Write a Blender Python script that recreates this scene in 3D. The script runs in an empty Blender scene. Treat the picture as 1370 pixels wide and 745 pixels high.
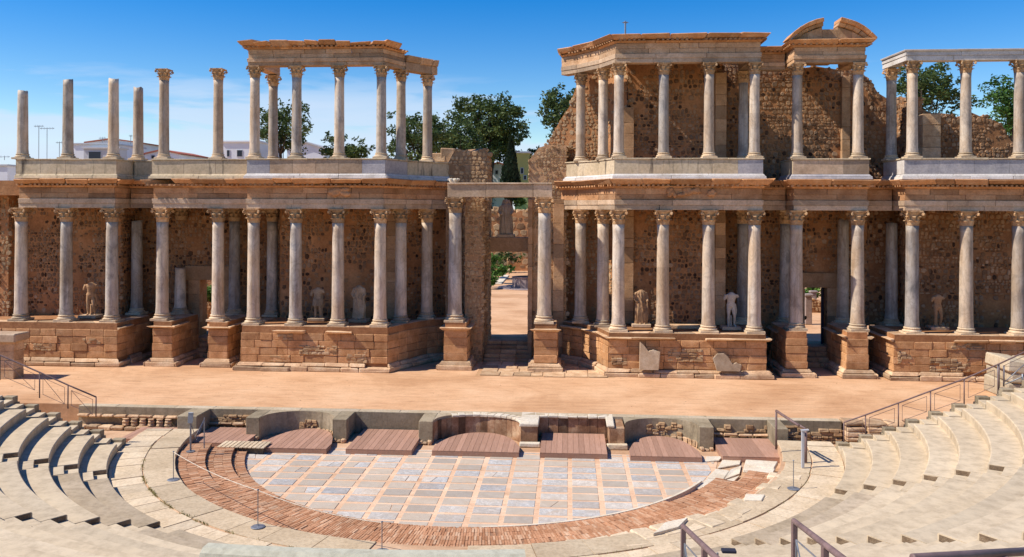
import bpy, math, random
from mathutils import Vector, Matrix, noise

# ------------------------------------------------------------------ camera, sky, sun
SC = bpy.context.scene
COL = SC.collection
YAW, ROLL, F, HX, HY, HC = math.atan(77 / 1120), math.radians(0.2), 1120.0, 685.0, 280.0, 8.6
cam_d = bpy.data.cameras.new('camera')
cam = bpy.data.objects.new('camera', cam_d)
COL.objects.link(cam)
cam_d.sensor_width = 36
cam_d.lens = 36 * F / 1370
cam_d.shift_y = -(372.5 - HY) / 1370
cam_d.clip_start, cam_d.clip_end = 0.3, 6000
cam.rotation_euler = (Matrix.Rotation(YAW, 3, 'Z') @ Matrix.Rotation(math.pi / 2, 3, 'X') @ Matrix.Rotation(ROLL, 3, 'Z')).to_euler()
cam.location = (0, 0, HC)
SC.camera = cam

SUNDIR = Vector((0.85, 0.22, -1.0)).normalized()          # the way the light travels
ELEV = math.asin(-SUNDIR.z)
AZ = math.atan2(-SUNDIR.x, -SUNDIR.y)
world = bpy.data.worlds.new('World')
SC.world = world
world.use_nodes = True
wn, wl = world.node_tree.nodes, world.node_tree.links
wn.clear()
out = wn.new('ShaderNodeOutputWorld')
bg = wn.new('ShaderNodeBackground')
bg.inputs['Strength'].default_value = 0.125
sky = wn.new('ShaderNodeTexSky')
sky.sky_type = 'NISHITA'
sky.sun_disc = False
sky.sun_elevation = ELEV
sky.sun_rotation = AZ
sky.air_density = 1.0
sky.dust_density = 0.0
sky.ozone_density = 1.0
hs = wn.new('ShaderNodeHueSaturation')
hs.inputs['Saturation'].default_value = 1.68
hs.inputs['Hue'].default_value = 0.514
wl.new(sky.outputs[0], hs.inputs['Color'])
geo = wn.new('ShaderNodeTexCoord')
sep = wn.new('ShaderNodeSeparateXYZ')
wl.new(geo.outputs['Generated'], sep.inputs[0])


def wmath(op, a, b=None, c=None):
    n = wn.new('ShaderNodeMath')
    n.operation = op
    for i, v in enumerate((a, b, c)):
        if v is None:
            continue
        if isinstance(v, (int, float)):
            n.inputs[i].default_value = v
        else:
            wl.new(v, n.inputs[i])
    return n.outputs[0]


def wramp(v, pts):
    r = wn.new('ShaderNodeValToRGB')
    el = r.color_ramp.elements
    for i, (p, c) in enumerate(pts):
        e = el[i] if i < 2 else el.new(p)
        e.position = p
        e.color = (c, c, c, 1)
    wl.new(v, r.inputs[0])
    return r.outputs[0]


mp = wn.new('ShaderNodeMapping')
mp.inputs['Scale'].default_value = (2.4, 2.4, 17.0)
mp.inputs['Location'].default_value = (0.35, 0.1, 0.4)
wl.new(geo.outputs['Generated'], mp.inputs[0])
nz = wn.new('ShaderNodeTexNoise')
nz.inputs['Scale'].default_value = 1.7
nz.inputs['Detail'].default_value = 7
nz.inputs['Roughness'].default_value = 0.55
nz.inputs['Distortion'].default_value = 0.3
wl.new(mp.outputs[0], nz.inputs['Vector'])
band = wramp(sep.outputs['Z'], [(0.0, 0.40), (0.07, 0.30), (0.12, 0.13), (0.17, 0.0), (0.4, 0.0)])
side = wramp(wmath('MULTIPLY_ADD', sep.outputs['X'], -0.7, 0.5), [(0.44, 0.0), (0.60, 1.0)])
dens = wmath('ADD', nz.outputs[0], wmath('MULTIPLY', band, side))
cl = wramp(dens, [(0.585, 0.0), (0.68, 0.72), (0.9, 0.92)])
mixc = wn.new('ShaderNodeMixRGB')
wl.new(wmath('MULTIPLY', cl, wramp(sep.outputs['Z'], [(0.02, 1.0), (0.12, 0.9), (0.15, 0.25), (0.19, 0.0)])), mixc.inputs[0])
wl.new(hs.outputs[0], mixc.inputs[1])
mixc.inputs[2].default_value = (4.6, 5.4, 6.7, 1)
wl.new(mixc.outputs[0], bg.inputs['Color'])
wl.new(bg.outputs[0], out.inputs[0])

sun_d = bpy.data.lights.new('sun', 'SUN')
sun_d.energy = 5.0
sun_d.angle = math.radians(0.5)
sun_d.color = (1.0, 0.95, 0.87)
sun = bpy.data.objects.new('sun', sun_d)
sun.rotation_euler = SUNDIR.to_track_quat('-Z', 'Y').to_euler()
sun.location = (-60, 0, 80)
COL.objects.link(sun)

SC.view_settings.view_transform = 'Standard'
SC.view_settings.look = 'None'
SC.view_settings.exposure = 0.25
SC.view_settings.gamma = 1.0
SC.render.engine = 'CYCLES'
SC.cycles.use_denoising = True
SC.cycles.max_bounces = 6
SC.cycles.diffuse_bounces = 2

# ------------------------------------------------------------------ survey: photo measurements to metres
CT, ST, CR, SR = math.cos(YAW), math.sin(YAW), math.cos(ROLL), math.sin(ROLL)


def _uv(px, py):
    u, v = px - HX, py - HY
    return u * CR + v * SR, v * CR - u * SR


def SV(px, py, Y):
    """X and Z of the point seen at px, py that stands Y metres away."""
    u, v = _uv(px, py)
    k = u / F                                   # xc = k d ; X = xc CT - d ST ; Y = xc ST + d CT
    d = Y / (k * ST + CT)
    return k * d * CT - d * ST, HC - v * d / F


def XP(px, Y, py=HY):
    return SV(px, py, Y)[0]


def GR(px, py, Z):
    """X, Y of the point at height Z seen at px, py."""
    u, v = _uv(px, py)
    d = F * (HC - Z) / v
    xc = u * d / F
    return xc * CT - d * ST, xc * ST + d * CT


# ------------------------------------------------------------------ materials
def new_mat(name):
    m = bpy.data.materials.new(name)
    m.use_nodes = True
    nt = m.node_tree
    b = nt.nodes['Principled BSDF']
    b.inputs['Roughness'].default_value = 0.9
    b.inputs['Specular IOR Level'].default_value = 0.25
    return m, nt, b


def nd(nt, kind, **kw):
    n = nt.nodes.new('ShaderNode' + kind)
    for k, v in kw.items():
        if k in n.inputs:
            n.inputs[k].default_value = v
        else:
            setattr(n, k, v)
    return n


def ramp(nt, src, pts):
    r = nt.nodes.new('ShaderNodeValToRGB')
    el = r.color_ramp.elements
    for i, (p, c) in enumerate(pts):
        e = el[i] if i < 2 else el.new(p)
        e.position = p
        e.color = (*c, 1) if len(c) == 3 else c
    nt.links.new(src, r.inputs[0])
    return r.outputs[0]


def mix(nt, fac, a, b, mode='MIX'):
    n = nt.nodes.new('ShaderNodeMixRGB')
    n.blend_type = mode
    for i, v in enumerate((fac, a, b)):
        if isinstance(v, (int, float)):
            n.inputs[i].default_value = v
        elif isinstance(v, tuple):
            n.inputs[i].default_value = (*v, 1)
        else:
            nt.links.new(v, n.inputs[i])
    return n.outputs[0]


def coords(nt, scale=(1, 1, 1), use_random=True, world_space=False):
    if world_space:
        g = nt.nodes.new('ShaderNodeNewGeometry')
        src = g.outputs['Position']
    else:
        t = nt.nodes.new('ShaderNodeTexCoord')
        src = t.outputs['Object']
    if use_random and not world_space:
        oi = nt.nodes.new('ShaderNodeObjectInfo')
        mu = nd(nt, 'Math', operation='MULTIPLY')
        mu.inputs[1].default_value = 57.0
        nt.links.new(oi.outputs['Random'], mu.inputs[0])
        cx = nt.nodes.new('ShaderNodeCombineXYZ')
        for i in range(3):
            nt.links.new(mu.outputs[0], cx.inputs[i])
        va = nd(nt, 'VectorMath', operation='ADD')
        nt.links.new(src, va.inputs[0])
        nt.links.new(cx.outputs[0], va.inputs[1])
        src = va.outputs[0]
    m = nt.nodes.new('ShaderNodeMapping')
    m.inputs['Scale'].default_value = scale
    nt.links.new(src, m.inputs[0])
    return m.outputs[0]


def noise_tex(nt, vec, scale, detail=5, rough=0.6, dist=0.0):
    n = nt.nodes.new('ShaderNodeTexNoise')
    n.inputs['Scale'].default_value = scale
    n.inputs['Detail'].default_value = detail
    n.inputs['Roughness'].default_value = rough
    n.inputs['Distortion'].default_value = dist
    nt.links.new(vec, n.inputs['Vector'])
    return n.outputs[0]


def bump(nt, bsdf, src, strength, dist=0.02):
    b = nt.nodes.new('ShaderNodeBump')
    b.inputs['Strength'].default_value = strength
    b.inputs['Distance'].default_value = dist
    nt.links.new(src, b.inputs['Height'])
    nt.links.new(b.outputs[0], bsdf.inputs['Normal'])


def stone(name, cols, scale=1.6, bumps=0.5, world_space=True, stain=0.0, stain_col=(0.05, 0.04, 0.035), vary=0.35, rough=0.9, streak=False):
    """Weathered stone: broad tone changes, grain, a tone of its own for each block, stains."""
    m, nt, b = new_mat(name)
    b.inputs['Roughness'].default_value = rough
    v = coords(nt, world_space=world_space)
    n1 = noise_tex(nt, v, scale, 6, 0.65)
    n2 = noise_tex(nt, v, scale * 9, 6, 0.7)
    k = len(cols)
    base = ramp(nt, n1, [(0.3 + 0.4 * i / (k - 1), c) for i, c in enumerate(cols)])
    oi = nt.nodes.new('ShaderNodeObjectInfo')
    tone = ramp(nt, oi.outputs['Random'], [(0, (1 - vary,) * 3), (0.5, (1.0, 0.98, 0.95)), (1, (1 + vary * 0.5, 1 + vary * 0.45, 1 + vary * 0.4))])
    base = mix(nt, 1.0, base, tone, 'MULTIPLY')
    grain = ramp(nt, n2, [(0.3, (0.66, 0.64, 0.62)), (0.55, (1.0, 1.0, 1.0)), (0.8, (1.16, 1.14, 1.1))])
    base = mix(nt, 0.8, base, grain, 'MULTIPLY')
    if stain > 0:
        vs = coords(nt, scale=(1.3, 1.3, 0.16) if streak else (1, 1, 1), world_space=world_space)
        n3 = noise_tex(nt, vs, 1.9, 5, 0.65)
        sm = ramp(nt, n3, [(0.57 if streak else 0.60, (0, 0, 0)), (0.70 if streak else 0.74, (stain, stain, stain))])
        base = mix(nt, sm, base, stain_col)
    nt.links.new(base, b.inputs['Base Color'])
    bump(nt, b, n2, bumps, 0.03)
    return m


def rubble_mat(name, cols, plaster=(0.42, 0.24, 0.115)):
    m, nt, b = new_mat(name)
    at = nd(nt, 'Attribute', attribute_name='tint')
    k = len(cols)
    base = ramp(nt, at.outputs['Fac'], [(i / (k - 1), c) for i, c in enumerate(cols)])
    v = coords(nt, world_space=True)
    n2 = noise_tex(nt, v, 11, 5, 0.7)
    n1 = noise_tex(nt, v, 0.55, 4, 0.6)
    base = mix(nt, 0.8, base, ramp(nt, n2, [(0.3, (0.6, 0.6, 0.6)), (0.7, (1.2, 1.2, 1.2))]), 'MULTIPLY')
    base = mix(nt, 0.9, base, ramp(nt, n1, [(0.35, (0.60, 0.58, 0.56)), (0.65, (1.15, 1.12, 1.08))]), 'MULTIPLY')
    n3 = noise_tex(nt, v, 0.75, 5, 0.6)
    base = mix(nt, ramp(nt, n3, [(0.52, (0, 0, 0)), (0.62, (0.5, 0.5, 0.5))]), base, plaster)
    nt.links.new(base, b.inputs['Base Color'])
    bump(nt, b, n2, 0.6, 0.03)
    return m


def marble(name, light, mid, dark, warm, vein=0.5):
    m, nt, b = new_mat(name)
    b.inputs['Roughness'].default_value = 0.6
    v = coords(nt, scale=(1, 1, 0.55))
    n1 = noise_tex(nt, v, 0.9, 5, 0.55, 1.8)
    n2 = noise_tex(nt, v, 1.5, 4, 0.55, 1.6)
    base = ramp(nt, n1, [(0.3, dark), (0.46, mid), (0.6, light), (0.78, mid)])
    w = ramp(nt, noise_tex(nt, v, 0.8, 4, 0.6), [(0.38, (0, 0, 0)), (0.62, (0.85, 0.85, 0.85))])
    base = mix(nt, w, base, warm)
    vn = ramp(nt, n2, [(0.45, (1, 1, 1)), (0.5, (1 - vein,) * 3), (0.55, (1, 1, 1))])
    base = mix(nt, 0.4, base, vn, 'MULTIPLY')
    sp_ = nt.nodes.new('ShaderNodeSeparateXYZ')
    nt.links.new(v, sp_.inputs[0])
    sn = nd(nt, 'Math', operation='SNAP')
    nt.links.new(sp_.outputs['Z'], sn.inputs[0])
    sn.inputs[1].default_value = 1.05
    wn_ = nt.nodes.new('ShaderNodeTexWhiteNoise')
    wn_.noise_dimensions = '1D'
    nt.links.new(sn.outputs[0], wn_.inputs['W'])
    base = mix(nt, 1.0, base, ramp(nt, wn_.outputs['Value'], [(0, (0.86, 0.84, 0.82)), (0.5, (1, 1, 1)), (1, (1.06, 1.03, 0.98))]), 'MULTIPLY')
    vs = coords(nt, scale=(3.0, 3.0, 0.22))
    streak = ramp(nt, noise_tex(nt, vs, 1.4, 5, 0.65), [(0.48, (1, 1, 1)), (0.66, (0.66, 0.58, 0.50))])
    base = mix(nt, 0.8, base, streak, 'MULTIPLY')
    fine = noise_tex(nt, v, 16, 4, 0.7)
    base = mix(nt, 0.5, base, ramp(nt, fine, [(0.3, (0.82, 0.8, 0.78)), (0.7, (1.1, 1.1, 1.1))]), 'MULTIPLY')
    oi = nt.nodes.new('ShaderNodeObjectInfo')
    base = mix(nt, 1.0, base, ramp(nt, oi.outputs['Random'], [(0, (0.66, 0.66, 0.67)), (0.35, (0.9, 0.86, 0.80)), (0.7, (1, 1, 1)), (1, (1.08, 1.05, 1.0))]), 'MULTIPLY')
    nt.links.new(base, b.inputs['Base Color'])
    bump(nt, b, n2, 0.18, 0.01)
    return m


M = {}
M['podium'] = stone('brown_ashlar', [(0.412, 0.196, 0.080), (0.587, 0.305, 0.135), (0.690, 0.401, 0.203)], 1.8, 1.0, stain=0.5, stain_col=(0.24, 0.125, 0.06), vary=0.25)
M['podium_pale'] = stone('pale_podium_slab', [(0.440, 0.257, 0.141), (0.620, 0.400, 0.229), (0.720, 0.523, 0.334)], 1.6, 0.9, stain=0.5, stain_col=(0.2, 0.12, 0.07))
M['entab'] = stone('tan_entablature', [(0.391, 0.187, 0.080), (0.546, 0.283, 0.135), (0.639, 0.374, 0.199)], 1.1, 0.7, stain=0.6, stain_col=(0.13, 0.08, 0.05))
M['archi'] = stone('grey_architrave', [(0.420, 0.284, 0.176), (0.560, 0.392, 0.255), (0.660, 0.490, 0.339)], 1.1, 0.4, stain=0.5, stain_col=(0.2, 0.13, 0.09))
M['entab_top'] = stone('upper_entablature', [(0.433, 0.242, 0.119), (0.597, 0.365, 0.203), (0.700, 0.474, 0.290)], 1.2, 0.8, stain=0.5, stain_col=(0.14, 0.09, 0.06))
M['cornice'] = stone('orange_cornice', [(0.453, 0.210, 0.087), (0.597, 0.301, 0.135), (0.680, 0.401, 0.214)], 1.8, 0.9, stain=0.6, stain_col=(0.14, 0.08, 0.05))
M['plaster'] = stone('cream_parapet', [(0.500, 0.382, 0.238), (0.620, 0.480, 0.308), (0.660, 0.529, 0.361)], 0.8, 0.15, stain=0.85, stain_col=(0.05, 0.035, 0.03), streak=True, vary=0.12)
M['bluemarble'] = stone('blue_grey_marble', [(0.33, 0.31, 0.32), (0.46, 0.42, 0.41), (0.58, 0.53, 0.49)], 1.2, 0.15, stain=0.5, stain_col=(0.22, 0.2, 0.2), vary=0.15, rough=0.6)
M['whitemoulding'] = stone('white_marble_moulding', [(0.50, 0.44, 0.38), (0.66, 0.60, 0.54), (0.72, 0.66, 0.60)], 1.5, 0.2, vary=0.12, rough=0.65)
M['shaft'] = marble('grey_white_marble', (0.74, 0.635, 0.52), (0.62, 0.525, 0.43), (0.38, 0.325, 0.28), (0.60, 0.44, 0.295))
M['shaft_blue'] = marble('blue_grey_column_marble', (0.68, 0.62, 0.55), (0.52, 0.475, 0.43), (0.26, 0.25, 0.25), (0.52, 0.41, 0.30), 0.6)
M['capital'] = stone('carved_capital', [(0.420, 0.228, 0.102), (0.620, 0.378, 0.193), (0.720, 0.514, 0.303)], 3.5, 0.8, stain=0.6, stain_col=(0.14, 0.08, 0.045), world_space=True)
M['base'] = stone('column_base', [(0.520, 0.363, 0.220), (0.660, 0.490, 0.317), (0.740, 0.598, 0.414)], 2.5, 0.4, stain=0.5, stain_col=(0.22, 0.14, 0.09))
M['mortar'] = stone('wall_mortar', [(0.304, 0.130, 0.051), (0.442, 0.204, 0.085), (0.557, 0.278, 0.123)], 0.9, 0.9)
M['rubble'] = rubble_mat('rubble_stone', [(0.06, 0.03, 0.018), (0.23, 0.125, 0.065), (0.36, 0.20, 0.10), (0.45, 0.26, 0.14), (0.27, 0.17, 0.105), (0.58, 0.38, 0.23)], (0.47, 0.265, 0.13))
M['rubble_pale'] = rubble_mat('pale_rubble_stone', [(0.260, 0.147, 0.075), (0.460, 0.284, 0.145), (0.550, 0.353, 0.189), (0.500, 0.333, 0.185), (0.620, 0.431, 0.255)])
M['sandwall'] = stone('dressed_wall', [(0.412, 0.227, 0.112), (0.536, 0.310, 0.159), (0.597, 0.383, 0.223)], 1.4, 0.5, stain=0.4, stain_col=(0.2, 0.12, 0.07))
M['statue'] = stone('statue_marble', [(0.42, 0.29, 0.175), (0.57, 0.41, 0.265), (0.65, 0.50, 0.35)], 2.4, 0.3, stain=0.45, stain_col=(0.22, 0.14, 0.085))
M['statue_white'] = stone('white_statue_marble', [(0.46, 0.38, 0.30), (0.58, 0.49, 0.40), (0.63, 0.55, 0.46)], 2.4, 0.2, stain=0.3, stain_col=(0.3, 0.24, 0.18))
M['concrete'] = stone('seat_concrete', [(0.53, 0.415, 0.275), (0.58, 0.46, 0.31), (0.63, 0.505, 0.345)], 0.3, 0.15, stain=0.3, stain_col=(0.40, 0.30, 0.19), vary=0.10)
M['seat_old'] = stone('old_seat_stone', [(0.38, 0.29, 0.185), (0.45, 0.35, 0.235), (0.52, 0.41, 0.285)], 0.6, 0.35, stain=0.25, stain_col=(0.25, 0.18, 0.11), vary=0.1)
M['aggregate'] = stone('bare_aggregate', [(0.15, 0.10, 0.06), (0.24, 0.165, 0.10), (0.34, 0.25, 0.16)], 5.0, 0.9, vary=0.15)
M['brickjoint'] = stone('dark_brick_mortar', [(0.24, 0.12, 0.065), (0.33, 0.17, 0.095), (0.38, 0.22, 0.13)], 2.0, 0.5, vary=0.05)
M['oldconcrete'] = stone('pulpitum_concrete', [(0.22, 0.17, 0.105), (0.34, 0.27, 0.175), (0.43, 0.35, 0.24)], 1.1, 0.4, stain=0.7, stain_col=(0.085, 0.065, 0.045), streak=True, vary=0.2)
M['coping'] = stone('coping_concrete', [(0.42, 0.32, 0.20), (0.50, 0.40, 0.27), (0.56, 0.46, 0.33)], 1.1, 0.3, vary=0.15)
M['slab'] = stone('walkway_slab', [(0.58, 0.44, 0.28), (0.67, 0.52, 0.345), (0.72, 0.58, 0.40)], 1.1, 0.3, stain=0.3, stain_col=(0.36, 0.26, 0.17), vary=0.14)
M['slab_dark'] = stone('worn_walkway_slab', [(0.48, 0.36, 0.225), (0.57, 0.435, 0.28), (0.62, 0.49, 0.325)], 0.9, 0.3, stain=0.3, stain_col=(0.34, 0.24, 0.15), vary=0.12)
M['whitestone'] = stone('white_marble_slab', [(0.627, 0.512, 0.369), (0.722, 0.623, 0.477), (0.760, 0.679, 0.549)], 1.6, 0.3, stain=0.4, stain_col=(0.45, 0.34, 0.22), vary=0.1)
M['parapetgreen'] = stone('smooth_pale_parapet', [(0.46, 0.43, 0.32), (0.51, 0.48, 0.36), (0.54, 0.51, 0.385)], 0.8, 0.15, vary=0.05)
M['darkslab'] = stone('dark_kerb', [(0.10, 0.075, 0.05), (0.16, 0.12, 0.08), (0.22, 0.17, 0.12)], 1.4, 0.3, vary=0.2)
M['brownmarble'] = stone('brown_marble_panel', [(0.20, 0.10, 0.05), (0.36, 0.20, 0.11), (0.56, 0.40, 0.25)], 2.0, 0.2, stain=0.7, stain_col=(0.05, 0.03, 0.02), vary=0.6, streak=True, rough=0.6)


def ground_mat(name, cols, s=0.35, tracks=True):
    m, nt, b = new_mat(name)
    v = coords(nt, world_space=True)
    n1 = noise_tex(nt, v, s, 7, 0.62)
    n2 = noise_tex(nt, v, 9, 6, 0.75)
    base = ramp(nt, n1, [(0.3, cols[0]), (0.5, cols[1]), (0.7, cols[2])])
    vv = coords(nt, scale=(0.5, 2.2, 1), world_space=True)
    n3 = noise_tex(nt, vv, 1.6, 6, 0.7)
    base = mix(nt, 0.85, base, ramp(nt, n3, [(0.34, (0.80, 0.76, 0.72)), (0.5, (1, 1, 1)), (0.7, (1.1, 1.1, 1.1))]), 'MULTIPLY')
    base = mix(nt, 0.6, base, ramp(nt, n2, [(0.35, (0.82, 0.8, 0.78)), (0.65, (1.1, 1.1, 1.1))]), 'MULTIPLY')
    n4 = noise_tex(nt, v, 0.16, 4, 0.65, 1.0)
    base = mix(nt, 1.0, base, ramp(nt, n4, [(0.38, (0.86, 0.82, 0.78)), (0.5, (1, 1, 1)), (0.66, (1.05, 1.06, 1.08))]), 'MULTIPLY')
    nt.links.new(base, b.inputs['Base Color'])
    bump(nt, b, n2, 0.45, 0.02)
    return m


M['sand'] = ground_mat('orange_sand', [(0.57, 0.315, 0.16), (0.65, 0.38, 0.205), (0.70, 0.43, 0.245)])
M['sand_dark'] = ground_mat('sandy_soil', [(0.50, 0.30, 0.17), (0.58, 0.36, 0.21), (0.64, 0.43, 0.27)])
M['earth'] = ground_mat('dry_earth', [(0.26, 0.20, 0.11), (0.33, 0.26, 0.15), (0.30, 0.28, 0.13)], 0.05)
M['joint'] = ground_mat('terracotta_mortar', [(0.68, 0.42, 0.26), (0.75, 0.49, 0.31), (0.78, 0.55, 0.38)], 0.9)
M['lawn'] = ground_mat('lawn_green', [(0.05, 0.11, 0.02), (0.09, 0.17, 0.03), (0.13, 0.22, 0.05)], 0.9)


def brick_mat():
    m, nt, b = new_mat('orange_brick')
    at = nd(nt, 'Attribute', attribute_name='tint')
    base = ramp(nt, at.outputs['Fac'], [(0, (0.44, 0.20, 0.095)), (0.4, (0.55, 0.27, 0.14)), (0.75, (0.61, 0.33, 0.18)), (1, (0.66, 0.42, 0.26))])
    v = coords(nt, world_space=True)
    base = mix(nt, 0.8, base, ramp(nt, noise_tex(nt, v, 14, 5, 0.7), [(0.3, (0.6, 0.6, 0.6)), (0.7, (1.2, 1.2, 1.2))]), 'MULTIPLY')
    base = mix(nt, 0.8, base, ramp(nt, noise_tex(nt, v, 0.8, 5, 0.6), [(0.35, (0.72, 0.7, 0.68)), (0.65, (1.12, 1.12, 1.12))]), 'MULTIPLY')
    nt.links.new(base, b.inputs['Base Color'])
    return m


M['brick'] = brick_mat()


def tile_mat(name, a, bcol, c, vein):
    m, nt, b = new_mat(name)
    b.inputs['Roughness'].default_value = 0.85
    b.inputs['Specular IOR Level'].default_value = 0.12
    v = coords(nt)
    n1 = noise_tex(nt, v, 2.2, 8, 0.7, 1.5)
    base = ramp(nt, n1, [(0.3, a), (0.5, bcol), (0.68, c)])
    vv = noise_tex(nt, v, 4.5, 7, 0.7, 1.0)
    base = mix(nt, vein, base, ramp(nt, vv, [(0.42, (1, 1, 1)), (0.5, (0.60, 0.60, 0.59)), (0.56, (1.05, 1.05, 1.05))]), 'MULTIPLY')
    wv = coords(nt, world_space=True)
    dirt = ramp(nt, noise_tex(nt, wv, 1.3, 6, 0.7), [(0.45, (0, 0, 0)), (0.75, (0.7, 0.7, 0.7))])
    base = mix(nt, dirt, base, (0.50, 0.37, 0.25))
    oi = nt.nodes.new('ShaderNodeObjectInfo')
    base = mix(nt, 1.0, base, ramp(nt, oi.outputs['Random'], [(0, (0.8, 0.8, 0.82)), (0.5, (1, 1, 1)), (1, (1.08, 1.04, 1.0))]), 'MULTIPLY')
    nt.links.new(base, b.inputs['Base Color'])
    bump(nt, b, n1, 0.1, 0.01)
    return m


M['tile_plain'] = tile_mat('grey_beige_tile', (0.43, 0.36, 0.285), (0.48, 0.405, 0.32), (0.53, 0.45, 0.36), 0.08)
M['tile_white'] = tile_mat('white_veined_tile', (0.47, 0.42, 0.36), (0.58, 0.52, 0.45), (0.67, 0.61, 0.53), 0.55)
M['tile_blue'] = tile_mat('blue_veined_tile', (0.42, 0.405, 0.38), (0.52, 0.495, 0.46), (0.62, 0.58, 0.53), 0.7)


def simple(name, col, rough=0.6, metal=0.0, ns=6.0, amt=0.3):
    m, nt, b = new_mat(name)
    b.inputs['Roughness'].default_value = rough
    b.inputs['Metallic'].default_value = metal
    v = coords(nt)
    n = noise_tex(nt, v, ns, 5, 0.6)
    base = mix(nt, 1.0, col, ramp(nt, n, [(0.3, (1 - amt,) * 3), (0.7, (1 + amt * 0.6,) * 3)]), 'MULTIPLY')
    nt.links.new(base, b.inputs['Base Color'])
    return m


def deck_mat():
    m, nt, b = new_mat('brown_deck_board')
    b.inputs['Roughness'].default_value = 0.7
    v = coords(nt, scale=(9, 0.9, 9))
    n = noise_tex(nt, v, 2.0, 6, 0.65)
    base = ramp(nt, n, [(0.3, (0.36, 0.195, 0.125)), (0.7, (0.45, 0.26, 0.18))])
    oi = nt.nodes.new('ShaderNodeObjectInfo')
    base = mix(nt, 1.0, base, ramp(nt, oi.outputs['Random'], [(0, (0.86, 0.85, 0.84)), (1, (1.12, 1.12, 1.12))]), 'MULTIPLY')
    nt.links.new(base, b.inputs['Base Color'])
    bump(nt, b, n, 0.2, 0.01)
    return m


M['deck'] = deck_mat()
M['rail'] = simple('brown_steel_rail', (0.20, 0.125, 0.11), 0.5, 0.0)
M['steel'] = simple('grey_steel', (0.28, 0.29, 0.31), 0.45, 0.5)
M['rope'] = simple('pale_rope', (0.66, 0.55, 0.42), 0.9)
M['panelwhite'] = simple('white_sign_board', (0.45, 0.45, 0.46), 0.5, 0, 4, 0.08)
M['white'] = simple('white_house_wall', (0.74, 0.74, 0.74), 0.85, 0, 0.5, 0.08)
M['greywall'] = simple('grey_house_wall', (0.5, 0.5, 0.5), 0.85, 0, 0.5, 0.1)
M['yellowwall'] = simple('yellow_house_wall', (0.50, 0.46, 0.16), 0.85, 0, 0.5, 0.1)
M['redroof'] = simple('red_roof_tile', (0.40, 0.12, 0.07), 0.85, 0, 2.0, 0.3)
M['window'] = simple('dark_window', (0.03, 0.035, 0.045), 0.2, 0, 2.0, 0.1)
M['bark'] = simple('bark_brown', (0.075, 0.055, 0.04), 0.95, 0, 4, 0.4)
M['wellstone'] = simple('grey_well_stone', (0.34, 0.26, 0.23), 0.9, 0, 4, 0.3)
M['skin'] = simple('skin_tone', (0.5, 0.32, 0.24), 0.6, 0, 3, 0.1)
M['pink'] = simple('pink_cloth', (0.7, 0.08, 0.22), 0.9, 0, 3, 0.2)
M['darkcloth'] = simple('dark_cloth', (0.03, 0.03, 0.045), 0.9, 0, 3, 0.2)


def leaf_mat(name, a, b_, c):
    m, nt, b = new_mat(name)
    b.inputs['Roughness'].default_value = 0.6
    at = nd(nt, 'Attribute', attribute_name='tint')
    base = ramp(nt, at.outputs['Fac'], [(0, a), (0.6, b_), (1, c)])
    nt.links.new(base, b.inputs['Base Color'])
    tr = nt.nodes.new('ShaderNodeBsdfTranslucent')
    nt.links.new(base, tr.inputs['Color'])
    ms = nt.nodes.new('ShaderNodeMixShader')
    ms.inputs[0].default_value = 0.25
    nt.links.new(b.outputs[0], ms.inputs[1])
    nt.links.new(tr.outputs[0], ms.inputs[2])
    nt.links.new(ms.outputs[0], nt.nodes['Material Output'].inputs['Surface'])
    return m


M['leaf'] = leaf_mat('olive_green_leaves', (0.03, 0.06, 0.018), (0.075, 0.115, 0.03), (0.15, 0.175, 0.045))
M['leaf_weed'] = leaf_mat('dry_weed_blades', (0.16, 0.15, 0.04), (0.26, 0.24, 0.07), (0.36, 0.32, 0.12))
M['leaf_dark'] = leaf_mat('dark_cypress_leaves', (0.008, 0.02, 0.009), (0.016, 0.034, 0.014), (0.03, 0.05, 0.02))
M['leaf_bright'] = leaf_mat('bright_pine_leaves', (0.03, 0.075, 0.012), (0.065, 0.14, 0.022), (0.12, 0.21, 0.04))
M['leaf_garden'] = leaf_mat('garden_green_leaves', (0.06, 0.13, 0.02), (0.12, 0.24, 0.04), (0.2, 0.32, 0.07))


# ------------------------------------------------------------------ object helpers
class MB:
    """Collects vertices and faces of one mesh."""

    def __init__(self):
        self.v, self.f, self.t = [], [], []

    def add(self, verts, faces, tint=None):
        o = len(self.v)
        self.v.extend(tuple(p) for p in verts)
        self.f.extend(tuple(i + o for i in q) for q in faces)
        if tint is not None:
            self.t.extend([tint] * len(faces))

    def mesh(self, name, mat, origin=(0, 0, 0), smooth=False):
        me = bpy.data.meshes.new(name)
        ox, oy, oz = origin
        me.from_pydata([(x - ox, y - oy, z - oz) for x, y, z in self.v], [], self.f)
        if self.t and len(self.t) == len(self.f):
            at = me.attributes.new('tint', 'FLOAT', 'FACE')
            at.data.foreach_set('value', self.t)
        if smooth:
            me.polygons.foreach_set('use_smooth', [True] * len(me.polygons))
        me.materials.append(M[mat])
        me.update()
        return me

    def build(self, name, mat, parent=None, smooth=False, origin=None):
        """Links the mesh; vertices are given in metres of the whole place."""
        if origin is None:
            origin = world_loc(parent) if parent else (0, 0, 0)
        o = bpy.data.objects.new(name, self.mesh(name, mat, origin, smooth))
        COL.objects.link(o)
        if parent:
            o.parent = parent
        else:
            o.location = origin
        return o


def world_loc(o):
    p = Vector((0, 0, 0))
    while o:
        p += o.location
        o = o.parent
    return tuple(p)


def tag(o, label=None, cat=None, group=None, kind=None):
    if label:
        o['label'] = label
    if cat:
        o['category'] = cat
    if group:
        o['group'] = group
    if kind or (cat and label):
        o['kind'] = kind or 'thing'
    return o


def thing(name, label, cat, loc, group=None):
    o = bpy.data.objects.new(name, None)
    o.empty_display_size = 0.3
    o.location = loc
    COL.objects.link(o)
    return tag(o, label, cat, group, 'thing')


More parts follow.
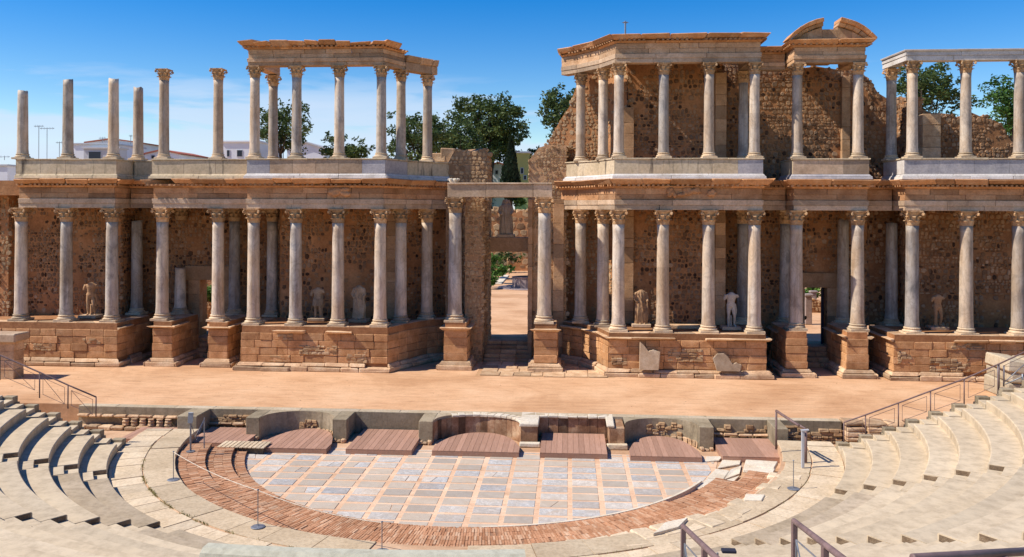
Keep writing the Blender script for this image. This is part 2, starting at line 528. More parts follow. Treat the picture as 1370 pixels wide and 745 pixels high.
def hexa(mb, c, rough=0.0, ch=0.02, rng=random, tint=None):
    """Chamfered block from eight corners (bottom four, top four, both in the same turn)."""
    c = [Vector(p) for p in c]
    if rough:
        c = [p + Vector((rng.uniform(-1, 1), rng.uniform(-1, 1), rng.uniform(-1, 1))) * rough for p in c]

    def tri(u, v, w):
        b = c[0].lerp(c[1], u).lerp(c[3].lerp(c[2], u), v)
        t = c[4].lerp(c[5], u).lerp(c[7].lerp(c[6], u), v)
        return b.lerp(t, w)
    lx = max((c[1] - c[0]).length, 1e-4)
    ly = max((c[3] - c[0]).length, 1e-4)
    lz = max((c[4] - c[0]).length, 1e-4)
    if ch <= 0:
        mb.add(c, [(0, 3, 2, 1), (4, 5, 6, 7), (0, 1, 5, 4), (1, 2, 6, 5), (2, 3, 7, 6), (3, 0, 4, 7)], tint)
        return
    e = [min(0.4, ch / l) for l in (lx, ly, lz)]
    V, idx = [], {}
    for i in (0, 1):
        for j in (0, 1):
            for k in (0, 1):
                for ax in range(3):
                    p = [i, j, k]
                    for a in range(3):
                        if a != ax:
                            p[a] = e[a] if p[a] == 0 else 1 - e[a]
                    idx[(i, j, k, ax)] = len(V)
                    V.append(tri(*p))
    Fs = []

    def q(*a):
        Fs.append(tuple(idx[x] for x in a))
    q((0, 0, 0, 2), (0, 1, 0, 2), (1, 1, 0, 2), (1, 0, 0, 2))
    q((0, 0, 1, 2), (1, 0, 1, 2), (1, 1, 1, 2), (0, 1, 1, 2))
    q((0, 0, 0, 1), (1, 0, 0, 1), (1, 0, 1, 1), (0, 0, 1, 1))
    q((0, 1, 0, 1), (0, 1, 1, 1), (1, 1, 1, 1), (1, 1, 0, 1))
    q((0, 0, 0, 0), (0, 0, 1, 0), (0, 1, 1, 0), (0, 1, 0, 0))
    q((1, 0, 0, 0), (1, 1, 0, 0), (1, 1, 1, 0), (1, 0, 1, 0))
    for j in (0, 1):
        for k in (0, 1):
            f = [(0, j, k, 1), (1, j, k, 1), (1, j, k, 2), (0, j, k, 2)]
            q(*(f if (j == k) else f[::-1]))
    for i in (0, 1):
        for k in (0, 1):
            f = [(i, 0, k, 0), (i, 1, k, 0), (i, 1, k, 2), (i, 0, k, 2)]
            q(*(f[::-1] if (i == k) else f))
    for i in (0, 1):
        for j in (0, 1):
            f = [(i, j, 0, 0), (i, j, 1, 0), (i, j, 1, 1), (i, j, 0, 1)]
            q(*(f if (i == j) else f[::-1]))
    for i in (0, 1):
        for j in (0, 1):
            for k in (0, 1):
                f = [(i, j, k, 0), (i, j, k, 1), (i, j, k, 2)]
                q(*(f if (i + j + k) % 2 == 1 else f[::-1]))
    mb.add(V, Fs, tint)


def boxc(x0, x1, y0, y1, z0, z1):
    return [(x0, y0, z0), (x1, y0, z0), (x1, y1, z0), (x0, y1, z0), (x0, y0, z1), (x1, y0, z1), (x1, y1, z1), (x0, y1, z1)]


def block(name, x0, x1, y0, y1, z0, z1, mat, parent=None, rough=0.012, ch=0.02, rng=random):
    mb = MB()
    hexa(mb, boxc(x0, x1, y0, y1, z0, z1), rough, ch, rng)
    return mb.build(name, mat, parent)


def tube(mb, pts, radii, seg=8, cap=True, tint=None):
    pts = [Vector(p) for p in pts]
    if isinstance(radii, (int, float)):
        radii = [radii] * len(pts)
    V, Fs = [], []
    prev = None
    for i, p in enumerate(pts):
        d = (pts[min(i + 1, len(pts) - 1)] - pts[max(i - 1, 0)]).normalized()
        up = prev if prev is not None else (Vector((1, 0, 0)) if abs(d.x) < 0.9 else Vector((0, 1, 0)))
        a = (up - d * up.dot(d))
        if a.length < 1e-4:
            a = Vector((0, 1, 0)) - d * d.y
        a.normalize()
        prev = a
        b = d.cross(a)
        for k in range(seg):
            t = 2 * math.pi * k / seg
            V.append(p + (a * math.cos(t) + b * math.sin(t)) * radii[i])
    n = len(pts)
    for i in range(n - 1):
        for k in range(seg):
            k2 = (k + 1) % seg
            Fs.append((i * seg + k, i * seg + k2, (i + 1) * seg + k2, (i + 1) * seg + k))
    if cap:
        Fs.append(tuple(range(seg))[::-1])
        Fs.append(tuple((n - 1) * seg + k for k in range(seg)))
    mb.add(V, Fs, tint)


def lathe(mb, prof, seg=20, center=(0, 0, 0), sy=1.0, jit=0.0, rng=random):
    cx, cy, cz = center
    V, Fs = [], []
    for r, z in prof:
        for k in range(seg):
            t = 2 * math.pi * k / seg
            rr = r * (1 + (rng.uniform(-jit, jit) if jit else 0))
            V.append((cx + rr * math.cos(t), cy + rr * sy * math.sin(t), cz + z))
    n = len(prof)
    for i in range(n - 1):
        for k in range(seg):
            k2 = (k + 1) % seg
            Fs.append((i * seg + k, i * seg + k2, (i + 1) * seg + k2, (i + 1) * seg + k))
    Fs.append(tuple(range(seg))[::-1])
    Fs.append(tuple((n - 1) * seg + k for k in range(seg)))
    mb.add(V, Fs)


# ------------------------------------------------------------------ columns
_cache = {}


def shaft_mesh(r, h, broken, seed):
    key = ('shaft', round(r, 3), round(h, 2), broken, seed % 4)
    if key in _cache:
        return _cache[key]
    rng = random.Random(seed % 4 + 17)
    mb = MB()
    seg, n = 22, 14
    V, Fs = [], []
    for i in range(n + 1):
        t = i / n
        rr = r * (1 - 0.11 * t ** 1.25)
        if i == 0:
            rr *= 1.08
        if i == n and not broken:
            rr *= 1.06
        for k in range(seg):
            a = 2 * math.pi * k / seg
            w = 1 + 0.012 * noise.noise(Vector((math.cos(a) * 2, math.sin(a) * 2, t * h * 1.2 + seed % 4 * 9)))
            z = t * h
            if broken and i == n:
                z += 0.10 * noise.noise(Vector((math.cos(a) * 1.3, math.sin(a) * 1.3, seed % 4 * 3.0))) + 0.03 * rng.uniform(-1, 1)
            V.append((rr * w * math.cos(a), rr * w * math.sin(a), z))
    # the shaft is made of drums: a fine joint in one or two places
    for i in range(n):
        for k in range(seg):
            k2 = (k + 1) % seg
            Fs.append((i * seg + k, i * seg + k2, (i + 1) * seg + k2, (i + 1) * seg + k))
    Fs.append(tuple(n * seg + k for k in range(seg)))
    mb.add(V, Fs)
    _cache[key] = mb
    return mb


def base_mesh(r, h):
    mb = MB()
    s = r * 1.42
    hexa(mb, boxc(-s, s, -s, s, 0, h * 0.30), 0.006, 0.012, random.Random(3))
    p = []
    for k in range(7):
        a = -math.pi / 2 + math.pi * k / 6
        p.append((r * 1.24 + r * 0.15 * math.cos(a), h * 0.43 + h * 0.13 * math.sin(a)))
    p += [(r * 1.17, h * 0.60), (r * 1.12, h * 0.66), (r * 1.17, h * 0.72)]
    for k in range(6):
        a = -math.pi / 2 + math.pi * k / 5
        p.append((r * 1.13 + r * 0.10 * math.cos(a), h * 0.83 + h * 0.09 * math.sin(a)))
    p += [(r * 1.06, h * 0.95), (r * 1.02, h)]
    lathe(mb, p, 22)
    return mb


def capital_mesh(r, h, variant=0):
    """Corinthian capital: bell, two rows of curling leaves, corner volutes, abacus."""
    rng = random.Random(variant + 40)
    mb = MB()
    r0 = r * 0.795
    lathe(mb, [(r0, 0), (r0 * 1.06, 0.04 * h), (r0 * 0.98, 0.08 * h), (r0 * 1.0, 0.5 * h), (r0 * 1.12, 0.72 * h), (r0 * 1.34, 0.86 * h)], 16)

    def leaf(ang, z0, z1, w, out, r_in):
        n = 6
        V, Fs = [], []
        for i in range(n + 1):
            t = i / n
            z = z0 + (z1 - z0) * min(1.0, t * 1.18) - (0.10 * h * max(0, t - 0.72) / 0.28)
            rr = r_in + out * (0.15 * t + 0.85 * t ** 3.2)
            ww = w * (1.0 - 0.15 * t) * (0.55 + 0.45 * math.sin(math.pi * min(1, 0.25 + t * 0.75)))
            for j in (-1, -0.5, 0, 0.5, 1):
                a = ang + j * ww / rr
                dr = 0.03 * r * (1 - abs(j)) + (0.025 * r if abs(j) == 1 and i % 2 else 0)
                V.append(((rr + dr) * math.cos(a), (rr + dr) * math.sin(a), z + rng.uniform(-0.006, 0.006)))
        for i in range(n):
            for j in range(4):
                a = i * 5 + j
                Fs.append((a, a + 1, a + 6, a + 5))
        o = len(V)
        back = [(x * 0.93, y * 0.93, z) for x, y, z in V]
        Fs2 = [tuple(x + o for x in f[::-1]) for f in Fs]
        mb.add(V + back, Fs + Fs2)
    for k in range(8):
        leaf(2 * math.pi * k / 8 + 0.2, 0.06 * h, 0.42 * h, r * 0.34, r * 0.42, r0 * 1.03)
    for k in range(8):
        leaf(2 * math.pi * (k + 0.5) / 8 + 0.2, 0.10 * h, 0.68 * h, r * 0.36, r * 0.50, r0 * 1.02)
    for k in range(4):                                      # volutes
        a = math.pi / 4 + k * math.pi / 2
        pts, rad = [], []
        for i in range(12):
            t = i / 11
            if t < 0.55:
                q = t / 0.55
                rr = r0 * 1.05 + r * 0.62 * q ** 1.6
                z = 0.45 * h + 0.40 * h * q ** 0.8
            else:
                q = (t - 0.55) / 0.45 * 2 * math.pi * 0.9
                rr = r0 * 1.05 + r * 0.62 + 0.11 * r * math.sin(q)
                z = 0.85 * h - 0.13 * h * (1 - math.cos(q)) * 0.6
            pts.append((rr * math.cos(a), rr * math.sin(a), z))
            rad.append(r * (0.075 + 0.05 * t))
        tube(mb, pts, rad, 6)
    # abacus with hollow sides
    s, zz0, zz1 = r * 1.42, 0.87 * h, h
    ring = []
    for k in range(4):
        a0 = -math.pi * 3 / 4 + k * math.pi / 2
        p0 = Vector((math.cos(a0), math.sin(a0))) * s * 1.15
        a1 = a0 + math.pi / 2
        p1 = Vector((math.cos(a1), math.sin(a1))) * s * 1.15
        mid = (p0 + p1) / 2
        nrm = mid.normalized()
        for t in (0.06, 0.25, 0.5, 0.75, 0.94):
            p = p0.lerp(p1, t) - nrm * (0.16 * s * math.sin(math.pi * t))
            if t == 0.5:
                p = p + nrm * 0.10 * s
            ring.append(p)
    V = [(p.x * 0.93, p.y * 0.93, zz0) for p in ring] + [(p.x, p.y, (zz0 + zz1) / 2) for p in ring] + [(p.x, p.y, zz1 + rng.uniform(-0.01, 0)) for p in ring]
    n = len(ring)
    Fs = []
    for i in range(n):
        j = (i + 1) % n
        Fs += [(i, j, n + j, n + i), (n + i, n + j, 2 * n + j, 2 * n + i)]
    Fs += [tuple(range(n))[::-1], tuple(range(2 * n, 3 * n))]
    mb.add(V, Fs)
    return mb


def shared(key, maker, name, mat, smooth):
    if key not in _cache:
        _cache[key] = maker().mesh(name, mat, (0, 0, 0), smooth)
    return _cache[key]


def child(name, me, parent, loc=(0, 0, 0), rz=0.0):
    o = bpy.data.objects.new(name, me)
    o.parent = parent
    o.location = loc
    o.rotation_euler.z = rz
    COL.objects.link(o)
    return o


def column(px, Y, z0, z1, r, label, group, cap=True, mat='shaft', seed=0, basep=True, x=None):
    x = XP(px, Y, 300) if x is None else x
    t = thing('column', label, 'column', (x, Y, z0), group)
    hb = r * 1.15 if basep else 0.0
    hc = r * 2.3 if cap else 0.0
    if basep:
        child('base', shared(('base', r), lambda: base_mesh(r, hb), 'column_base', 'base', False), t, (0, 0, 0))
    hs_ = (z1 - z0) - hb - hc
    key = ('sm', round(r, 3), round(hs_, 2), not cap, seed % 4, mat)
    me = shared(key, lambda: shaft_mesh(r, hs_, not cap, seed), 'column_shaft', mat, True)
    child('shaft', me, t, (0, 0, hb), seed * 1.3)
    if cap:
        me = shared(('cap', r, seed % 3), lambda: capital_mesh(r * 1.16, hc, seed % 3), 'column_capital', 'capital', False)
        child('capital', me, t, (0, 0, z1 - z0 - hc), 0)
    return t


# ------------------------------------------------------------------ courses of blocks along a plan line
def mitres(pts):
    pts = [Vector(p) for p in pts]
    n = []
    for a, b in zip(pts, pts[1:]):
        d = (b - a).normalized()
        n.append(Vector((d.y, -d.x)))
    out_ = [n[0]]
    for a, b in zip(n, n[1:]):
        out_.append((a + b) / max(0.35, 1 + a.dot(b)))
    out_.append(n[-1])
    return pts, out_


def course(parent, name, pts, z0, z1, fo0, fo1, bo, length, mat, rng, rough=0.012, ch=0.018, gap=0.006, skip=0.0, tilt=0.0):
    """Row of blocks along the line pts; fo0/fo1 = how far the front stands out at the bottom/top, bo = how far the back lies behind."""
    P, Mi = mitres(pts)
    for i in range(len(P) - 1):
        L = (P[i + 1] - P[i]).length
        k = max(1, round(L / length))
        cuts = [0.0] + [(j + (rng.uniform(-0.22, 0.22) if k > 1 else 0)) / k for j in range(1, k)] + [1.0]
        for a, b in zip(cuts, cuts[1:]):
            if rng.random() < skip:
                continue
            g = gap / L

            def at(t, off):
                return (P[i] + Mi[i] * off).lerp(P[i + 1] + Mi[i + 1] * off, t)
            a2, b2 = a + g, b - g
            da = rng.uniform(-1, 1) * tilt
            db = rng.uniform(-1, 0.4) * tilt
            fa, fb = at(a2, fo0 + da), at(b2, fo0 + da)
            ta, tb = at(a2, fo1 + da), at(b2, fo1 + da)
            ba, bb = at(a2, -bo), at(b2, -bo)
            zz = z1 + db * 0.6
            mb = MB()
            hexa(mb, [(fa.x, fa.y, z0), (fb.x, fb.y, z0), (bb.x, bb.y, z0), (ba.x, ba.y, z0),
                      (ta.x, ta.y, zz), (tb.x, tb.y, zz), (bb.x, bb.y, zz), (ba.x, ba.y, zz)], rough, ch, rng)
            mb.build(name, mat, parent)


def solid(parent, name, pts_front, back, z0, z1, mat):
    """Plain fill behind a course: plan = front line + its end points moved back to Y = back."""
    mb = MB()
    P = [tuple(p) for p in pts_front] + [(pts_front[-1][0], back), (pts_front[0][0], back)]
    n = len(P)
    V = [(x, y, z0) for x, y in P] + [(x, y, z1) for x, y in P]
    Fs = [tuple(range(n))[::-1], tuple(range(n, 2 * n))] + [(i, (i + 1) % n, n + (i + 1) % n, n + i) for i in range(n)]
    mb.add(V, Fs)
    return mb.build(name, mat, parent)


def small_blocks(parent, name, pts, z0, z1, f0, f1, step, w, mat, rng, skip=0.15):
    """Dentils: a row of little blocks under a cornice, one mesh (too small to tell apart singly)."""
    P, Mi = mitres(pts)
    mb = MB()
    for i in range(len(P) - 1):
        d = P[i + 1] - P[i]
        L = d.length
        k = int(L / step)
        for j in range(k):
            if rng.random() < skip:
                continue
            t = (j + 0.5) / k
            c0 = (P[i] + Mi[i] * f0).lerp(P[i + 1] + Mi[i + 1] * f0, t)
            c1 = (P[i] + Mi[i] * f1).lerp(P[i + 1] + Mi[i + 1] * f1, t)
            u = d.normalized() * w / 2
            A, B = c1 - u, c1 + u
            C, D = c0 + u, c0 - u
            hexa(mb, [(A.x, A.y, z0), (B.x, B.y, z0), (C.x, C.y, z0), (D.x, D.y, z0),
                      (A.x, A.y, z1), (B.x, B.y, z1), (C.x, C.y, z1), (D.x, D.y, z1)], 0.01, 0, rng)
    if mb.f:
        tag(mb.build(name, mat, parent), kind='stuff')


def entablature(label, pts, z0=8.6, seed=0, top=10.2, cornice_skip=0.06, group='lower entablatures', arch_mat='archi', frieze_mat='entab', ruined=0.03, ov=None):
    rng = random.Random(seed)
    cx = sum(p[0] for p in pts) / len(pts)
    cy = sum(p[1] for p in pts) / len(pts)
    t = thing('entablature', label, 'entablature', (cx, cy, z0), group)
    k = (top - z0) / 1.6
    ov = ov or (0.86 if z0 > 12 else 1.0)
    za, zf = z0 + 0.52 * k, z0 + 1.12 * k
    course(t, 'architrave_block', pts, z0, z0 + 0.25 * k, 0.31 * ov, 0.31 * ov, 0.34, 2.2, arch_mat, rng, 0.006, 0.012)
    course(t, 'architrave_block', pts, z0 + 0.252 * k, za, 0.345 * ov, 0.36 * ov, 0.34, 2.2, arch_mat, rng, 0.006, 0.015)
    course(t, 'frieze_block', pts, za + 0.004, (za + zf) / 2, 0.29 * ov, 0.29 * ov, 0.33, 1.3, frieze_mat, rng, 0.01, 0.015)
    course(t, 'frieze_block', pts, (za + zf) / 2 + 0.004, zf, 0.30 * ov, 0.30 * ov, 0.33, 1.5, frieze_mat, rng, 0.01, 0.015)
    course(t, 'bed_moulding', pts, zf + 0.004, zf + 0.12 * k, 0.33 * ov, 0.46 * ov, 0.34, 1.9, 'cornice', rng, 0.01, 0.012)
    small_blocks(t, 'dentils', pts, zf + 0.10 * k, zf + 0.20 * k, 0.40 * ov, 0.62 * ov, 0.22, 0.12, 'cornice', rng)
    course(t, 'cornice_block', pts, zf + 0.20 * k, top, 0.60 * ov, 0.84 * ov, 0.34, 0.8 if ruined > 0.1 else 1.35, 'cornice', rng, 0.06 if ruined > 0.1 else 0.04, 0.05, skip=cornice_skip, tilt=ruined)
    course(t, 'cornice_backing', pts, zf + 0.124 * k, zf + 0.196 * k, 0.33 * ov, 0.33 * ov, 0.34, 2.5, 'cornice', rng, 0.0, 0.0)
    return t


# ------------------------------------------------------------------ rubble masonry
def stones_on(mb, a, b, z0, topf, rng, cell=0.23, holes=(), depth=0.045, s0=0.0, inside=None):
    """Flat irregular stones set in the face of a wall that runs from a to b."""
    a, b = Vector(a), Vector(b)
    d = b - a
    L = d.length
    d.normalize()
    nrm = Vector((d.y, -d.x))
    z = z0 + cell * 0.35
    sd = rng.uniform(0, 50)
    while z < z0 + 18:
        bricky = cell > 0.2 and rng.random() < 0.05
        rowh = cell * (0.32 if bricky else rng.choice((0.55, 0.7, 0.85, 1.0, 1.25)))
        s = rng.uniform(0.0, cell * 0.6)
        while s < L - cell * 0.15:
            w = cell * (rng.uniform(1.0, 1.4) if bricky else rng.uniform(0.5, 1.2) * (0.6 + 0.55 * rowh / cell))
            cs, cz = s + w / 2, z + rowh / 2 + (0 if bricky else rng.uniform(-0.18, 0.18) * rowh)
            s += w * rng.uniform(0.94, 1.12)
            if cz > topf(s0 + cs):
                continue
            if any(h[0] - 0.05 < s0 + cs < h[1] + 0.05 and h[2] - 0.05 < cz < h[3] + 0.05 for h in holes):
                continue
            worn = noise.noise(Vector(((s0 + cs) * 0.55 + sd, cz * 0.55, sd)))
            if rng.random() < (0.75 if worn > 0.28 else 0.06):
                continue
            n = rng.choice((5, 6, 7))
            ph = rng.uniform(0, 6.28)
            out_ = depth * rng.uniform(0.35, 1.1)
            rx, rz = w * 0.5 * rng.uniform(0.86, 1.02), rowh * 0.52 * rng.uniform(0.84, 1.08)
            V = []
            tl = 0 if bricky else rng.uniform(-0.35, 0.35)
            for sc, o in ((1.0, 0.0), (0.80, out_)):
                for k in range(n):
                    t = ph + 2 * math.pi * k / n
                    j = 1.0 if o == 0 else rng.uniform(0.86, 1.08)
                    # square-ish outline
                    cx_, cz_ = math.cos(t), math.sin(t)
                    q = 1 / max(abs(cx_), abs(cz_)) ** 0.55
                    ss = rx * cx_ * q * sc * j
                    zz = rz * cz_ * q * sc * j + ss * tl * 0.3
                    p = a + d * (cs + ss) + nrm * (o + (rng.uniform(-0.4, 0.4) * out_ * 0.5 if o else -0.02))
                    V.append((p.x, p.y, cz + zz))
            Fs = [tuple(range(n, 2 * n))] + [(k, (k + 1) % n, n + (k + 1) % n, n + k) for k in range(n)]
            mb.add(V, Fs, min(1, max(0, rng.random())))
        z += rowh


def rubble_wall(name, label, cat, pts, z0, profile, thick, seed=0, holes=(), cell=0.24, mat='rubble', group=None, core='mortar', ends=True, crumble=0.25):
    """Solid mortared wall along pts; profile = [(distance along, top height)]; holes = [(s0, s1, z0, z1)]; stones set in its face."""
    rng = random.Random(seed)
    t = thing(name, label, cat, (pts[0][0], pts[0][1], z0), group)

    def topf(s):
        for (s_a, z_a), (s_b, z_b) in zip(profile, profile[1:]):
            if s_a <= s <= s_b:
                z_ = z_a + (z_b - z_a) * (s - s_a) / max(1e-6, s_b - s_a)
                break
        else:
            z_ = profile[0][1] if s < profile[0][0] else profile[-1][1]
        return z_ + crumble * noise.noise(Vector((s * 1.7, seed * 3.1, 0)))
    mb, st = MB(), MB()
    P, Mi = mitres(pts)
    S = 0.0
    for i in range(len(P) - 1):
        L = (P[i + 1] - P[i]).length
        cuts = sorted({0.0, L} | {min(L, max(0, h[j] - S)) for h in holes for j in (0, 1)} | {k * 0.55 for k in range(1, int(L / 0.55) + 1)})
        cuts = [c for c in cuts if 0 <= c <= L]
        for c0, c1 in zip(cuts, cuts[1:]):
            if c1 - c0 < 0.02:
                continue
            m_ = S + (c0 + c1) / 2
            f0, f1 = P[i].lerp(P[i + 1], c0 / L), P[i].lerp(P[i + 1], c1 / L)
            b0 = (P[i] - Mi[i] * thick).lerp(P[i + 1] - Mi[i + 1] * thick, c0 / L)
            b1 = (P[i] - Mi[i] * thick).lerp(P[i + 1] - Mi[i + 1] * thick, c1 / L)
            ta, tb = topf(S + c0), topf(S + c1)
            spans = [(z0, None)]
            for h in holes:
                if h[0] < m_ < h[1]:
                    spans = ([(z0, h[2])] if h[2] > z0 + 0.02 else []) + [(h[3], None)]
            for lo, hi in spans:
                za = ta if hi is None else hi
                zb = tb if hi is None else hi
                if za <= lo or zb <= lo:
                    continue
                hexa(mb, [(f0.x, f0.y, lo), (f1.x, f1.y, lo), (b1.x, b1.y, lo), (b0.x, b0.y, lo),
                          (f0.x, f0.y, za), (f1.x, f1.y, zb), (b1.x, b1.y, zb), (b0.x, b0.y, za)], 0, 0)
        stones_on(st, P[i], P[i + 1], z0, topf, rng, cell, holes, s0=S)
        S += L
    if ends:
        for (p, m_, rev) in ((P[0], Mi[0], 0), (P[-1], Mi[-1], 1)):
            q = p - m_ * thick
            s_ = 0.0 if not rev else S
            a, b = (q, p) if not rev else (p, q)
            stones_on(st, a, b, z0, lambda s, s_=s_: topf(s_) - 0.1, rng, cell)
    # crumbling top: loose lumps sitting on the wall
    if crumble > 0.1:
        S = 0.0
        for i in range(len(P) - 1):
            L = (P[i + 1] - P[i]).length
            s = 0.1
            while s < L:
                m_ = topf(S + s)
                for q in range(3):
                    off = rng.uniform(0.0, thick)
                    p = P[i].lerp(P[i + 1], s / L) - Mi[i] * off
                    w = cell * rng.uniform(0.35, 0.8)
                    hexa(st, [(p.x + dx * w, p.y + dy * w, m_ + dz * w * 0.7 - 0.05) for dz in (-0.6, 0.5) for dx, dy in ((-.6, -.6), (.6, -.6), (.6, .6), (-.6, .6))],
                         w * 0.22, w * 0.15, rng, rng.uniform(0.4, 1.0))
                s += cell * rng.uniform(0.5, 1.1)
            S += L
    mb.build('wall_core', core, t)
    tag(st.build('rubble_stones', mat, t), kind='stuff')
    return t


# ================================================================== THE SETTING
R_ = random.Random(11)
CX, CY = -3.5, 33.7                       # centre of the orchestra


def sheet(name, x0, x1, y0, y1, z, mat, nx=1, ny=1):
    mb = MB()
    V = [(x0 + (x1 - x0) * i / nx, y0 + (y1 - y0) * j / ny, z) for j in range(ny + 1) for i in range(nx + 1)]
    Fs = [(j * (nx + 1) + i, j * (nx + 1) + i + 1, (j + 1) * (nx + 1) + i + 1, (j + 1) * (nx + 1) + i) for j in range(ny) for i in range(nx)]
    mb.add(V, Fs)
    return tag(mb.build(name, mat), kind='structure')


sheet('ground', -3000, 3000, -3000, 4000, -1.3, 'earth')
sheet('orchestra_ground', -30, 25, 20, 36, -0.915, 'sand_dark')
mb = MB()
hexa(mb, boxc(-48, 42, 35.3, 50.2, -1.2, 0.0), 0, 0)
tag(mb.build('stage_floor', 'sand'), kind='structure')
mb = MB()
hexa(mb, boxc(-90, 90, 50.2, 2500, -1.2, 0.95), 0, 0)
tag(mb.build('garden_ground', 'sand'), kind='structure')
sheet('dry_field', -2000, 2000, 132, 2400, 0.97, 'earth')


def pol(r, deg, z=0.0):
    a = math.radians(deg)
    return (CX + r * math.cos(a), CY - r * math.sin(a), z)


def ring(mb, r0, r1, a0, a1, z0, z1, seg, ch=0.015):
    """Annular solid between two angles (degrees below the +X axis)."""
    V, Fs = [], []
    for i in range(seg + 1):
        a = a0 + (a1 - a0) * i / seg
        V += [pol(r0, a, z0), pol(r0, a, z1 - ch), pol(r0 + ch, a, z1), pol(r1, a, z1), pol(r1, a, z0)]
    for i in range(seg):
        b = i * 5
        for k in range(4):
            Fs.append((b + k, b + k + 1, b + 5 + k + 1, b + 5 + k))
    Fs.append((4, 3, 2, 1, 0))
    e = seg * 5
    Fs.append((e, e + 1, e + 2, e + 3, e + 4))
    mb.add(V, Fs)


# ---- orchestra pavement: mortar bed with marble tiles in strips
RO = 9.14
mb = MB()
pts = [pol(RO + 0.1, a, -0.9) for a in range(-12, 193, 4)]
bed = [(p[0], min(p[1], 32.75), -0.9) for p in pts]
mb.add(bed + [(x, y, -1.1) for x, y, z in bed], [tuple(range(len(bed)))[::-1]])
pave = tag(mb.build('orchestra_floor', 'joint'), kind='structure')


def clip_circle(poly, r):
    """Keeps the part of a convex polygon that lies inside the pavement's circle."""
    for k in range(48):
        a = 2 * math.pi * k / 48
        nx, ny = math.cos(a), math.sin(a)
        o = []
        for p, q in zip(poly, poly[1:] + poly[:1]):
            dp = (p[0] - CX) * nx + (p[1] - CY) * ny - r
            dq = (q[0] - CX) * nx + (q[1] - CY) * ny - r
            if dp <= 0:
                o.append(p)
            if (dp < 0) != (dq < 0) and dp != dq:
                t = dp / (dp - dq)
                o.append((p[0] + (q[0] - p[0]) * t, p[1] + (q[1] - p[1]) * t))
        poly = o
        if len(poly) < 3:
            return []
    return poly


xs0 = GR(615, 612.7, -0.9)[0]
STEP_X = (GR(911.6, 619.7, -0.9)[0] - xs0) / 8
tr = random.Random(5)
for i in range(-9, 10):
    xa = xs0 + i * STEP_X + 0.085 + tr.uniform(-0.015, 0.015)
    xb = xs0 + (i + 1) * STEP_X - 0.085 + tr.uniform(-0.015, 0.015)
    for j in range(-1, 12):
        yb = 32.33 - j * 0.72 + tr.uniform(-0.02, 0.02)
        ya = yb - 0.575
        if ya > 32.6:
            continue
        poly = clip_circle([(xa, ya), (xb, ya), (xb, min(yb, 32.62)), (xa, min(yb, 32.62))], RO - 0.03)
        if len(poly) < 3:
            continue
        area = 0.5 * abs(sum(p[0] * q[1] - q[0] * p[1] for p, q in zip(poly, poly[1:] + poly[:1])))
        if area < 0.05:
            continue
        u = tr.random()
        pw = 0.28 + (0.22 if i > 2 else 0)
        kind = 'tile_blue' if u < pw * 0.45 else 'tile_white' if u < pw + 0.1 else 'tile_plain'
        # some tiles are broken in two, the halves of different marble
        pieces = [(poly, kind)]
        if len(poly) == 4 and tr.random() < 0.1:
            f1, f2 = tr.uniform(0.35, 0.7), tr.uniform(0.35, 0.7)
            A, B, C_, D = poly if abs(poly[0][1] - ya) < 1e-6 and abs(poly[0][0] - xa) < 1e-6 else [(xa, ya), (xb, ya), (xb, yb), (xa, yb)]
            if clip_circle([A, B, C_, D], RO - 0.03) and len(clip_circle([A, B, C_, D], RO - 0.03)) == 4:
                m1 = (A[0] + (B[0] - A[0]) * f1, A[1])
                m2 = (D[0] + (C_[0] - D[0]) * f2, D[1])
                pieces = [([A, (m1[0] - .01, m1[1]), (m2[0] - .01, m2[1]), D], kind), ([(m1[0] + .01, m1[1]), B, C_, (m2[0] + .01, m2[1])], tr.choice(['tile_white', 'tile_plain', 'tile_blue']))]
        for pl, kd in pieces:
            h = -0.888 + tr.uniform(-0.004, 0.006)
            n = len(pl)
            m_ = MB()
            c_ = (sum(p[0] for p in pl) / n, sum(p[1] for p in pl) / n)
            ins = [(p[0] + (c_[0] - p[0]) * 0.02, p[1] + (c_[1] - p[1]) * 0.02, h) for p in pl]
            m_.add([(p[0], p[1], -0.899) for p in pl] + ins, [tuple(range(n, 2 * n))] + [(k, (k + 1) % n, n + (k + 1) % n, n + k) for k in range(n)])
            m_.build('tile', kd, pave)

